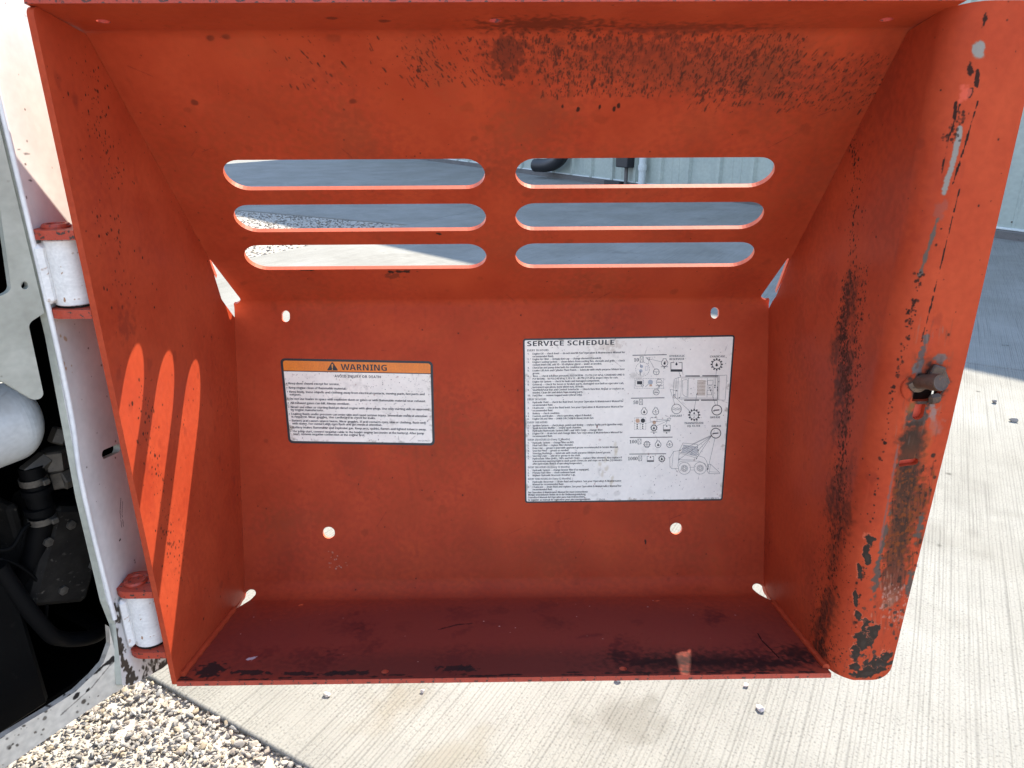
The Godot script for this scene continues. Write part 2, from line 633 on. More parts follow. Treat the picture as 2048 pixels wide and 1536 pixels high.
func slab(a0: float, a1: float, b0: float, b1: float, mat: Material, parent: Node):
	var g := 0.004
	var r := 0.006
	var st := begin()
	var aa := [a0 + g, a0 + g + r * 0.3, a0 + g + r, a1 - g - r, a1 - g - r * 0.3, a1 - g]
	var bb := [b0 + g, b0 + g + r * 0.3, b0 + g + r, b1 - g - r, b1 - g - r * 0.3, b1 - g]
	var dy := [r, r * 0.3, 0.0, 0.0, r * 0.3, r]
	var nx := [-0.8, -0.5, 0.0, 0.0, 0.5, 0.8]
	for i in 5:
		for j in 5:
			var p := []
			var nn := []
			var uv := []
			for k in [[0, 0], [1, 0], [1, 1], [0, 1]]:
				var ia: int = i + k[0]
				var ib: int = j + k[1]
				p.append(slab_point(aa[ia], bb[ib], -maxf(dy[ia], dy[ib])))
				nn.append((ALONG * nx[ia] + ACROSS * nx[ib] + Vector3.UP * 0.75).normalized() if nx[ia] != 0.0 or nx[ib] != 0.0 else Vector3.UP)
				uv.append(Vector2(bb[ib] / 1.4, aa[ia] / 1.4))
			var order := [0, 1, 2, 0, 2, 3]
			var c1: Vector3 = (p[1] - p[0]).cross(p[2] - p[0])
			if c1.y > 0: order = [0, 2, 1, 0, 3, 2]
			for o in order:
				st.set_normal(nn[o])
				st.set_uv(uv[o])
				st.set_uv2(Vector2((uv[o].y * 1.4 - 0.69) / 3.3, 1.0 - (uv[o].x * 1.4 + 5.0) / 7.6))
				st.add_vertex(p[o])
	var cs := [slab_point(a0 + g, b0 + g, -r), slab_point(a1 - g, b0 + g, -r), slab_point(a1 - g, b1 - g, -r), slab_point(a0 + g, b1 - g, -r)]
	var ns := [-ACROSS, ALONG, ACROSS, -ALONG]
	for i in 4:
		var p0: Vector3 = cs[i]
		var p1: Vector3 = cs[(i + 1) % 4]
		var n: Vector3 = ns[i]
		var d := Vector3(0, -0.1, 0)
		var ln := p0.distance_to(p1)
		st.set_uv2(Vector2(0.5, 0.5))
		quad(st, [p0, p1, p1 + d, p0 + d], [n, n, n, n], [Vector2(0, 0), Vector2(ln / 1.4, 0), Vector2(ln / 1.4, 0.07), Vector2(0, 0.07)])
	part("concrete_slab", st.commit(), parent, mat)


func stone_mesh(sd: int) -> ArrayMesh:
	var r := RandomNumberGenerator.new()
	r.seed = sd
	var sp := SphereMesh.new()
	sp.radius = 1.0
	sp.height = 2.0
	sp.radial_segments = 9
	sp.rings = 5
	var arr := sp.get_mesh_arrays()
	var vs: PackedVector3Array = arr[Mesh.ARRAY_VERTEX]
	var idx: PackedInt32Array = arr[Mesh.ARRAY_INDEX]
	var cuts := []
	for k in 11:
		cuts.append([Vector3(r.randfn(0, 1), r.randfn(0, 1), r.randfn(0, 1)).normalized(), r.randf_range(0.42, 0.72)])
	for i in vs.size():
		var v := vs[i]
		for c in cuts:
			var over: float = v.dot(c[0]) - c[1]
			if over > 0: v -= c[0] * over
		vs[i] = Vector3(v.x * 1.15, v.y * 0.75, v.z * 0.9)
	var st := begin()
	for i in range(0, idx.size(), 3):
		var a := vs[idx[i]]
		var b := vs[idx[i + 1]]
		var c := vs[idx[i + 2]]
		var n := (b - a).cross(c - a)
		if n.length() < 1e-6: continue
		n = n.normalized()
		if n.dot(a + b + c) < 0: n = -n
		var k := 0.1
		tri(st, [a, b, c], [n.lerp(a.normalized(), k).normalized(), n.lerp(b.normalized(), k).normalized(), n.lerp(c.normalized(), k).normalized()])
	return st.commit()


func ground():
	var base := begin()
	quad(base, [Vector3(-200, -0.016, -200), Vector3(200, -0.016, -200), Vector3(200, -0.016, 200), Vector3(-200, -0.016, 200)], [Vector3.UP, Vector3.UP, Vector3.UP, Vector3.UP])
	M.grit = mottled(Color8(172, 166, 156), Color8(154, 148, 139), Color8(124, 119, 111), 0.34, 0.3, 0.95, 0.6, 101)
	var g := part("ground", base.commit(), self, M.grit)
	tag(g, "pale gravelly ground running out round the concrete yard", "ground", "", "structure")
	var yard := Node3D.new()
	yard.name = "concrete_yard"
	add_child(yard)
	tag(yard, "broom finished pale concrete yard of large slabs behind the door", "pavement", "", "structure")
	var conc := concrete()
	var al := [0.681, 3.97, 7.25, 10.53, 13.8]
	for i in 4:
		for b in [[-5.0, 2.5], [2.5, 10.0]]:
			slab(al[i], al[i + 1], b[0], b[1], conc, yard)
	for a in [[6.4, 13.8], [13.8, 21.2], [21.2, 28.6]]:
		for b in [[-12.5, -5.0], [-20.0, -12.5]]:
			slab(a[0], a[1], b[0], b[1], conc, yard)
	# crushed stone, nearest first
	var tints := [Color8(206, 198, 184), Color8(196, 185, 168), Color8(188, 183, 175), Color8(212, 206, 194), Color8(202, 189, 174), Color8(164, 160, 154), Color8(208, 192, 164), Color8(192, 191, 187)]
	var sm := StandardMaterial3D.new()
	sm.vertex_color_use_as_albedo = true
	sm.roughness = 0.92
	var lots := [[], [], [], [], []]
	var spots := []
	for k in 80000:
		var x := rng.randf_range(-1.7, 0.5)
		var z := rng.randf_range(-2.1, 0.1)
		var p := Vector3(x, 0, z)
		if p.dot(ALONG) > 0.686: continue
		var r := lerpf(0.0019, 0.0078, pow(rng.randf(), 1.7))
		if p.dot(ALONG) > 0.56 and rng.randf() < 0.04: r = rng.randf_range(0.008, 0.0125)
		spots.append([p, r, -0.013])
	for k in 16000:
		var p := slab_point(rng.randf_range(0.7, 6.38), rng.randf_range(-8.6, -5.02))
		spots.append([p, lerpf(0.006, 0.02, pow(rng.randf(), 2.0)), -0.02])
	for s in spots:
		var r: float = s[1]
		var p: Vector3 = s[0] + Vector3(0, s[2] + r * 0.08 + rng.randf() * 0.004, 0)
		var t := Transform3D(Basis.from_euler(Vector3(rng.randf_range(-0.5, 0.5), rng.randf() * TAU, rng.randf_range(-0.5, 0.5))).scaled(Vector3.ONE * r), p)
		var c: Color = tints[rng.randi() % tints.size()]
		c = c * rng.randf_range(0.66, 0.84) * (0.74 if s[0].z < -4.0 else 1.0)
		lots[rng.randi() % 5].append([t, c.srgb_to_linear()])
	var bed := Node3D.new()
	bed.name = "gravel"
	add_child(bed)
	tag(bed, "crushed pale beige and grey stone beside the concrete edge", "gravel", "", "stuff")
	for i in 5:
		var mm := MultiMesh.new()
		mm.transform_format = MultiMesh.TRANSFORM_3D
		mm.use_colors = true
		mm.mesh = stone_mesh(200 + i)
		mm.instance_count = lots[i].size()
		for k in lots[i].size():
			mm.set_instance_transform(k, lots[i][k][0])
			mm.set_instance_color(k, lots[i][k][1])
		var o := MultiMeshInstance3D.new()
		o.name = "stones"
		o.multimesh = mm
		o.material_override = sm
		bed.add_child(o, true)


# ================================================================ the metal building
func wall_top(u: float) -> float:  # unseen roof line, height and slope shaped to cast the yard's shadow edge
	return 5.43 + 0.314 * (5.88 - u)


func building():
	var root := thing("metal_building", "pale grey green ribbed metal building across the concrete yard", "building", Vector3(1.56, 0, -12.67))
	var x := Vector3(0.48, 0, 0.877).normalized()
	root.basis = Basis(x, Vector3.UP, x.cross(Vector3.UP))
	# ribbed sheets, two ribs each
	var u0 := -12.22
	for k in 18:
		var a := u0 + k * 1.22
		var st := begin()
		var prof := [Vector2(a, 0)]
		for rib in 2:
			var c := a + 0.305 + rib * 0.61
			prof.append_array([Vector2(c - 0.05, 0), Vector2(c - 0.03, 0.042), Vector2(c + 0.03, 0.042), Vector2(c + 0.05, 0)])
			if rib == 0:
				prof.append_array([Vector2(c + 0.21, 0), Vector2(c + 0.22, 0.008), Vector2(c + 0.24, 0.008), Vector2(c + 0.25, 0), Vector2(c + 0.36, 0), Vector2(c + 0.37, 0.008), Vector2(c + 0.39, 0.008), Vector2(c + 0.40, 0)])
		prof.append(Vector2(a + 1.218, 0))
		for i in prof.size() - 1:
			var p: Vector2 = prof[i]
			var q: Vector2 = prof[i + 1]
			var d := (q - p).normalized()
			var n := Vector3(-d.y, 0, d.x)
			quad(st, [Vector3(p.x, 0.09, p.y), Vector3(q.x, 0.09, q.y), Vector3(q.x, wall_top(q.x), q.y), Vector3(p.x, wall_top(p.x), p.y)], [n, n, n, n])
			quad(st, [Vector3(p.x, 0.09, p.y - 0.004), Vector3(q.x, 0.09, q.y - 0.004), Vector3(q.x, wall_top(q.x), q.y - 0.004), Vector3(p.x, wall_top(p.x), p.y - 0.004)], [-n, -n, -n, -n])
			quad(st, [Vector3(p.x, 0.09, p.y), Vector3(q.x, 0.09, q.y), Vector3(q.x, 0.09, q.y - 0.004), Vector3(p.x, 0.09, p.y - 0.004)], [Vector3.DOWN, Vector3.DOWN, Vector3.DOWN, Vector3.DOWN])
		part("siding_sheet", st.commit(), root, M.siding)
	# screws along the foot of the sheets that stand nearest
	var sc := begin()
	for k in 40:
		var c := 4.0 + k * 0.1525
		lathe(sc, Vector3(c, 0.16, 0.0), Vector3.BACK, [Vector2(0.008, 0), Vector2(0.008, 0.008), Vector2(0, 0.011)], 8)
	part("screws", sc.commit(), root, M.steel)
	var st := begin()
	box(st, Vector3(-1.24, 0.02, -0.14), Vector3(22.0, 0.12, 0.36), Basis.IDENTITY, 0.01)
	part("footing", st.commit(), root, M.footing)
	st = begin()
	box(st, Vector3(-1.24, 0.094, 0.012), Vector3(22.0, 0.022, 0.03), Basis.IDENTITY, 0.004)
	part("base_trim", st.commit(), root, M.trim)
	# body behind, roof shaped for its shadow, rake trim
	st = begin()
	var zb := -14.0
	var ul := -12.22
	var ur := 9.74
	for e in [[ul, Vector3.LEFT], [ur, Vector3.RIGHT]]:
		quad(st, [Vector3(e[0], 0, -0.02), Vector3(e[0], 0, zb), Vector3(e[0], wall_top(e[0]), zb), Vector3(e[0], wall_top(e[0]), -0.02)], [e[1], e[1], e[1], e[1]])
	quad(st, [Vector3(ul, 0, zb), Vector3(ur, 0, zb), Vector3(ur, wall_top(ur), zb), Vector3(ul, wall_top(ul), zb)], [Vector3.FORWARD, Vector3.FORWARD, Vector3.FORWARD, Vector3.FORWARD])
	part("outer_wall", st.commit(), root, M.siding)
	st = begin()
	var slope := Basis(Vector3.BACK, atan(-0.314))
	var mid := Vector3((ul + ur) / 2, wall_top((ul + ur) / 2) + 0.02, zb / 2)
	box(st, mid, Vector3((ur - ul) / cos(atan(0.314)) + 0.3, 0.06, -zb + 0.12), slope, 0.005)
	part("roof", st.commit(), root, M.roofing)
	# things on the wall that show through the upper right slot
	st = begin()
	lathe(st, Vector3(1.17, 0, 0.10), Vector3.UP, [Vector2(0.055, 0.0), Vector2(0.055, 0.30), Vector2(0.068, 0.30), Vector2(0.068, 0.38), Vector2(0.055, 0.38), Vector2(0.055, 3.2)], 16)
	part("downpipe", st.commit(), root, M.trim, Vector3.ZERO, "white pipe with a collar")
	st = begin()
	box(st, Vector3(0.74, 0.68, 0.10), Vector3(0.30, 0.72, 0.18), Basis.IDENTITY, 0.012)
	part("meter_box", st.commit(), root, M.dark_plastic, Vector3.ZERO, "dark meter box")
	st = begin()
	lathe(st, Vector3(0.74, 0, 0.08), Vector3.UP, [Vector2(0.03, 0), Vector2(0.03, 0.34)], 10)
	part("conduit", st.commit(), root, M.footing)
	st = begin()
	tube(st, smooth_path([Vector3(-1.75, 0.22, 0.30), Vector3(-1.35, 0.25, 0.22), Vector3(-1.02, 0.42, 0.18), Vector3(-0.95, 0.75, 0.17), Vector3(-0.95, 1.5, 0.17)], 6), 0.12, 14)
	part("duct", st.commit(), root, M.dark_plastic, Vector3.ZERO, "black elbow duct")
	for q in [[0.45, 0.42], [1.42, 0.34]]:  # dark boxes standing in for the black gaps at the wall foot
		st = begin()
		box(st, Vector3(q[0], 0.045, 0.09), Vector3(q[1], 0.09, 0.12), Basis.IDENTITY, 0.005)
		part("dark_gap_block", st.commit(), root, M.dark_plastic)


# ================================================================ the loader
const RF := Vector3(-0.491, 0, -0.735)        # where the rear frame meets the post
var ru := Vector3(sin(deg_to_rad(29.0)), 0, -cos(deg_to_rad(29.0)))
var rn := Vector3(cos(deg_to_rad(29.0)), 0, sin(deg_to_rad(29.0)))
var bay: Node3D


func rp(u: float, y: float, off := 0.0) -> Vector3:
	return RF + ru * u + rn * off + Vector3(0, y, 0)


func rbox(st: SurfaceTool, u0: float, u1: float, y0: float, y1: float, o0: float, o1: float, ch := 0.0):
	box(st, rp((u0 + u1) / 2, (y0 + y1) / 2, (o0 + o1) / 2), Vector3(absf(u1 - u0), absf(y1 - y0), absf(o1 - o0)), Basis(ru, Vector3.UP, ru.cross(Vector3.UP)), ch)


func loader():
	var at := rp(-0.5, 0, -0.9)
	var root := thing("skid_loader", "white painted skid loader with its engine bay open at the left", "loader", at)
	var o := -at
	# the upright that carries the hinges
	var post := round_poly([Vector2(0.738, 1.7), Vector2(0.739, 0.93), Vector2(0.724, 0.74), Vector2(0.722, 0.60), Vector2(0.728, 0.56), Vector2(0.713, 0.479), Vector2(0.731, 0.462), Vector2(0.804, 0.424), Vector2(0.87, 0.40), Vector2(0.87, 1.7)], [0, 0.05, 0.05, 0.02, 0.01, 0.004])
	var hole := capsule(Vector2(0.782, 0.767), Vector2(0.81, 0.761), 0.0055)
	var cv := Canvas.new(0.17, 1.32, 1000.0, 0.70, 0.39, 77)
	cv.fill(Color8(216, 213, 209), Color8(196, 193, 190), 0.02, 0.42, 0.18)
	cv.flecks(120, 0.71, 0.42, 0.87, 1.6, 0.0006, 0.0016, 1.6, 1.2, Color8(60, 48, 42), 0.8, 0.2)
	cv.flecks(26, 0.72, 0.95, 0.87, 1.5, 0.0008, 0.0012, 5.0, 1.4, Color8(90, 84, 82), 0.8, 0.0)
	for p in [[0.728, 0.575, 0.012, 0.02], [0.722, 0.535, 0.010, 0.022], [0.727, 0.50, 0.006, 0.03], [0.733, 0.47, 0.010, 0.016]]:
		cv.blob(p[0], p[1], p[2], p[3], 0.2, Color8(70, 62, 54), 0.95, 0.2, 0.6, -40, 0.8)
	cv.flecks(420, 0.735, 0.40, 0.86, 0.475, 0.001, 0.0045, 1.5, 0.5, Color8(66, 60, 54), 0.95, 0.42, -30)
	cv.blob(0.80, 0.415, 0.075, 0.02, -0.45, Color8(60, 55, 50), 0.95, 0.4, 0.55, -30, 0.8)
	cv.blob(0.735, 1.04, 0.014, 0.008, 0.3, Color8(95, 60, 52), 0.6, 0.9, 0.4)
	cv.blob(0.737, 0.935, 0.012, 0.03, 0.0, Color8(160, 140, 115), 0.6, 0.9, 0.4)
	cv.flecks(60, 0.72, 0.88, 0.76, 1.03, 0.0008, 0.003, 1.5, 0.5, Color8(150, 110, 70), 0.6, 0.3)
	cv.stroke([Vector2(0.795, 0.70), Vector2(0.787, 0.685), Vector2(0.783, 0.664)], 0.0006, Color8(90, 85, 85), 0.8)
	cv.stroke([Vector2(0.797, 0.694), Vector2(0.790, 0.680), Vector2(0.787, 0.662)], 0.0006, Color8(90, 85, 85), 0.8)
	cv.blob(0.774, 0.652, 0.0025, 0.0016, 0.3, Color8(40, 36, 34), 1.0, 0.3, 0.3)
	var pm := plate(post, [hole], 0.008, Vector3(-0.491, 0, 0), Vector3.FORWARD, Vector3.UP, Vector4(-0.70 / 0.17, 1.0 / 0.17, 1.0 + 0.39 / 1.32, -1.0 / 1.32), cv.material(0.03), M.cream)
	part("post", pm, root, null, o, "white upright with chipped paint at its foot")
	var w := begin()
	tube(w, smooth_path([Vector3(-0.4885, 1.65, -0.7385), Vector3(-0.4885, 0.95, -0.7395), Vector3(-0.489, 0.75, -0.7255), Vector3(-0.489, 0.57, -0.726)], 14), 0.0028, 8)
	part("weld_bead", w.commit(), root, M.white, o)
	# rear frame sheet with its cut-outs
	var fr := round_poly([Vector2(0.0, 1.7), Vector2(0.0, 0.955), Vector2(-0.018, 0.948), Vector2(-0.0205, 0.865), Vector2(-0.032, 0.868), Vector2(-0.075, 0.92), Vector2(-0.30, 0.93), Vector2(-0.30, 1.24), Vector2(-0.98, 1.24), Vector2(-0.98, 1.7)], [0, 0, 0.008, 0.006, 0.006, 0.02, 0.03])
	var win := round_poly([Vector2(-0.02, 1.30), Vector2(-0.0125, 1.12), Vector2(-0.017, 1.068), Vector2(-0.0258, 0.984), Vector2(-0.05, 0.978), Vector2(-0.24, 1.0), Vector2(-0.24, 1.30)], [0.01, 0.02, 0.02, 0.008, 0.01, 0.02, 0.02])
	var fm := plate(fr, [win, capsule(Vector2(-0.0125, 0.9875), Vector2(-0.0125, 0.9865), 0.0035)], 0.007, RF, ru, Vector3.UP, Vector4(0, 1, 0, 1), M.cream, M.cream)
	part("rear_frame", fm, root, null, o, "greenish white frame sheet with cut-outs")
	# bottom rail
	var rail := PackedVector2Array([Vector2(-0.0135, 0.562), Vector2(-0.017, 0.538), Vector2(-0.03, 0.519), Vector2(-0.046, 0.512), Vector2(-0.068, 0.506), Vector2(-0.102, 0.507), Vector2(-0.15, 0.511), Vector2(-0.98, 0.515), Vector2(-0.98, 0.472), Vector2(-0.159, 0.472), Vector2(-0.075, 0.471), Vector2(-0.0142, 0.468)])
	var rc := Canvas.new(0.42, 0.13, 1100.0, -0.42, 0.45, 78)
	rc.fill(Color8(212, 206, 192), Color8(182, 174, 160), 0.06, 0.6, 0.4)
	rc.flecks(420, -0.42, 0.46, 0, 0.57, 0.0006, 0.003, 1.6, 0.5, Color8(62, 55, 48), 0.85, 0.42)
	for k in 26:
		rc.blob(-0.02 - k * 0.0155, 0.514 + rc.rnd.randf_range(-0.002, 0.003), 0.008, rc.rnd.randf_range(0.002, 0.005), 0.1, Color8(40, 37, 34), 0.95, 0.3, 0.6, -30, 0.8)
	rc.stroke([Vector2(-0.02, 0.512), Vector2(-0.05, 0.497), Vector2(-0.09, 0.489)], 0.0012, Color8(120, 114, 106), 0.7)
	rc.blob(-0.055, 0.497, 0.004, 0.0025, 0.5, Color8(45, 42, 40), 1, 0.3, 0.3)
	rc.blob(-0.068, 0.5, 0.005, 0.003, 0.5, Color8(45, 42, 40), 1, 0.3, 0.4)
	var rm := plate(rail, [], 0.008, RF + rn * 0.002, ru, Vector3.UP, Vector4(1.0, 1.0 / 0.42, 1.0 + 0.45 / 0.13, -1.0 / 0.13), rc.material(0.05), M.grimy)
	part("bottom_rail", rm, root, null, o, "grimy lower rail with worn paint")
	# body shell
	var st := begin()
	rbox(st, -1.0, -0.985, 0.45, 1.69, -2.6, -0.01, 0.003)
	rbox(st, 0.118, 0.106, 0.47, 1.69, -2.6, -0.075, 0.003)
	part("side_panel", st.commit(), root, M.white, o)
	st = begin()
	rbox(st, -1.0, 0.12, 1.7, 1.72, -2.6, 0.005, 0.003)
	rbox(st, -1.0, 0.12, 0.46, 1.69, -2.62, -2.605, 0.003)
	part("hood", st.commit(), root, M.white, o)
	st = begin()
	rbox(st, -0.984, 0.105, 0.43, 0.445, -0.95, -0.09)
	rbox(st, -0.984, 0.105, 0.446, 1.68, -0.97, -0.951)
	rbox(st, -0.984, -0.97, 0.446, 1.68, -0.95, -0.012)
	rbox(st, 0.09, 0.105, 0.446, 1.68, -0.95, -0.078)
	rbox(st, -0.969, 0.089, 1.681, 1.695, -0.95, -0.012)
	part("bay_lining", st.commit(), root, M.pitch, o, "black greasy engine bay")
	# what can be made out inside
	st = begin()
	var axis := ru
	lathe(st, rp(-0.85, 0.826, -0.08), axis, cap_profile(0.048, 0.856), 40)
	M.tank = mottled(Color8(186, 188, 186), Color8(168, 171, 171), Color8(84, 58, 50), 0.17, 0.17, 0.3, 0.02, 143)
	part("tank", st.commit(), root, M.tank, o, "white round ended tank with chipped paint")
	st = begin()
	lathe(st, rp(-0.85, 0.948, -0.10), axis, cap_profile(0.045, 0.832), 32)
	part("filter_canister", st.commit(), root, M.white, o)
	for q in [[0.030, 0.781, -0.09, 0.011, 0.02, 0.6], [0.016, 0.757, -0.085, 0.0155, 0.026, 0.1], [-0.006, 0.757, -0.085, 0.0115, 0.03, 1.2], [0.030, 0.729, -0.085, 0.014, 0.03, 1.5], [0.016, 0.73, -0.09, 0.012, 0.024, 0.0]]:
		st = begin()
		var ax := (Vector3.UP * cos(q[5]) + ru * sin(q[5])).normalized()
		lathe(st, rp(q[0], q[1], q[2]), ax, [Vector2(0, -q[4] / 2), Vector2(q[3] * 0.85, -q[4] / 2), Vector2(q[3], -q[4] / 2 + 0.002), Vector2(q[3], q[4] / 2 - 0.002), Vector2(q[3] * 0.85, q[4] / 2), Vector2(0, q[4] / 2)], 6, false)
		part("hose_fitting", st.commit(), root, M.dull_steel, o)
	st = begin()
	tube(st, smooth_path([rp(-0.012, 0.76, -0.085), rp(-0.013, 0.72, -0.085), rp(-0.016, 0.68, -0.09), rp(-0.05, 0.60, -0.12), rp(-0.12, 0.55, -0.2)], 8), 0.0135, 14)
	lathe(st, rp(-0.0125, 0.728, -0.085), Vector3.UP, [Vector2(0.013, -0.005), Vector2(0.0165, -0.004), Vector2(0.0165, 0.004), Vector2(0.013, 0.005)], 18)
	lathe(st, rp(-0.0145, 0.703, -0.086), Vector3.UP, [Vector2(0.013, -0.005), Vector2(0.0165, -0.004), Vector2(0.0165, 0.004), Vector2(0.013, 0.005)], 18)
	part("hydraulic_hose", st.commit(), root, M.rubber, o)
	st = begin()
	tube(st, smooth_path([rp(-0.075, 0.66, -0.08), rp(-0.054, 0.57, -0.075), rp(-0.03, 0.522, -0.08), rp(0.02, 0.495, -0.09), rp(0.03, 0.485, -0.2)], 8), 0.0095, 14)
	part("hydraulic_hose", st.commit(), root, M.rubber, o)
	st = begin()
	rbox(st, -0.03, -0.016, 0.58, 0.70, -0.28, -0.13, 0.004)
	box(st, rp(0.006, 0.625, -0.13), Vector3(0.075, 0.125, 0.1), Basis(ru, Vector3.UP, ru.cross(Vector3.UP)) * Basis(Vector3.BACK, -0.5), 0.006)
	part("engine_block", st.commit(), root, M.greasy, o, "dirt caked casting")
	for q in [[-0.013, 0.742], [-0.0145, 0.69]]:
		st = begin()
		lathe(st, rp(q[0], q[1], -0.0855), Vector3.UP, [Vector2(0.0142, -0.004), Vector2(0.0152, -0.004), Vector2(0.0152, 0.004), Vector2(0.0142, 0.004)], 20)
		box(st, rp(q[0] + 0.004, q[1], -0.068), Vector3(0.008, 0.007, 0.008), Basis(ru, Vector3.UP, ru.cross(Vector3.UP)), 0.001)
		part("hose_clamp", st.commit(), root, M.dull_steel, o)
	for q in [[-0.018, 0.66], [0.012, 0.668], [0.026, 0.60], [-0.016, 0.588]]:
		st = begin()
		lathe(st, rp(q[0], q[1], -0.081), rn, [Vector2(0.006, 0), Vector2(0.006, 0.004), Vector2(0, 0.005)], 6, false)
		part("bolt_head", st.commit(), root, M.dull_steel, o)
	st = begin()
	tube(st, smooth_path([rp(-0.09, 0.70, -0.10), rp(-0.06, 0.672, -0.085), rp(-0.03, 0.69, -0.085), rp(0.01, 0.665, -0.10), rp(0.04, 0.66, -0.12)], 8), 0.0028, 8)
	part("wire", st.commit(), root, M.black, o)
	st = begin()
	tube(st, smooth_path([rp(-0.10, 0.675, -0.10), rp(-0.06, 0.655, -0.09), rp(-0.035, 0.60, -0.085), rp(-0.04, 0.55, -0.09)], 8), 0.0022, 8)
	part("wire", st.commit(), root, M.black, o)
	st = begin()
	rbox(st, -0.80, -0.064, 0.45, 0.645, -0.26, -0.075, 0.006)
	part("battery_box", st.commit(), root, M.black, o)
	# hinge barrels on the post
	for q in [[1.030, 0.9585], [0.5905, 0.510]]:
		st = begin()
		var rb := 0.0215
		lathe(st, Vector3(-0.4715, q[1], -0.765), Vector3.UP, [Vector2(0, 0), Vector2(rb - 0.002, 0), Vector2(rb, 0.002), Vector2(rb, q[0] - q[1] - 0.002), Vector2(rb - 0.002, q[0] - q[1]), Vector2(0, q[0] - q[1])], 36)
		part("hinge_barrel", st.commit(), root, M.barrel, o, "white painted hinge barrel")
		st = begin()
		box(st, Vector3(-0.4865, (q[0] + q[1]) / 2, -0.75), Vector3(0.01, q[0] - q[1] - 0.008, 0.026), Basis.IDENTITY, 0.0048)
		part("weld_pad", st.commit(), root, M.barrel, o)
		st = begin()
		for e in [q[0] - 0.0015, q[1] - 0.0035]:
			st = begin()
			lathe(st, Vector3(-0.4715, e, -0.765), Vector3.UP, [Vector2(0, 0), Vector2(0.0205, 0), Vector2(0.0205, 0.005), Vector2(0, 0.005)], 28)  # dark ring painting the shade of the gap between barrel and ear
			part("hinge_gap_ring", st.commit(), root, M.greasy, o)
	# wheels, out of sight behind the side panel
	for q in [[-0.02, -1.45], [-0.02, -2.3], [-0.86, -1.45], [-0.86, -2.3]]:
		st = begin()
		var c := rp(q[0], 0.335, q[1])
		lathe(st, c, ru, [Vector2(0.2, -0.1), Vector2(0.36, -0.1), Vector2(0.4, -0.07), Vector2(0.4, 0.07), Vector2(0.36, 0.1), Vector2(0.2, 0.1)], 28)
		var tyre := part("tyre", st.commit(), root, M.rubber, o)
		st = begin()
		lathe(st, c, ru, [Vector2(0, -0.05), Vector2(0.2, -0.06), Vector2(0.2, 0.06), Vector2(0, 0.05)], 24)
		part("rim", st.commit(), tyre, M.white)


func cap_profile(r: float, length: float) -> Array:
	var out := [Vector2(0, 0), Vector2(r, 0)]
	for k in 13:
		var a := PI / 2 * k / 12
		out.append(Vector2(r * cos(a), length - r * 0.75 + r * 0.75 * sin(a)))
	return out


# ================================================================ the door
func dp(x: float, w: Vector2, off := 0.0, n := Vector2.ZERO) -> Vector3:
	return Vector3(x, w.y + n.y * off, -(w.x + n.x * off))


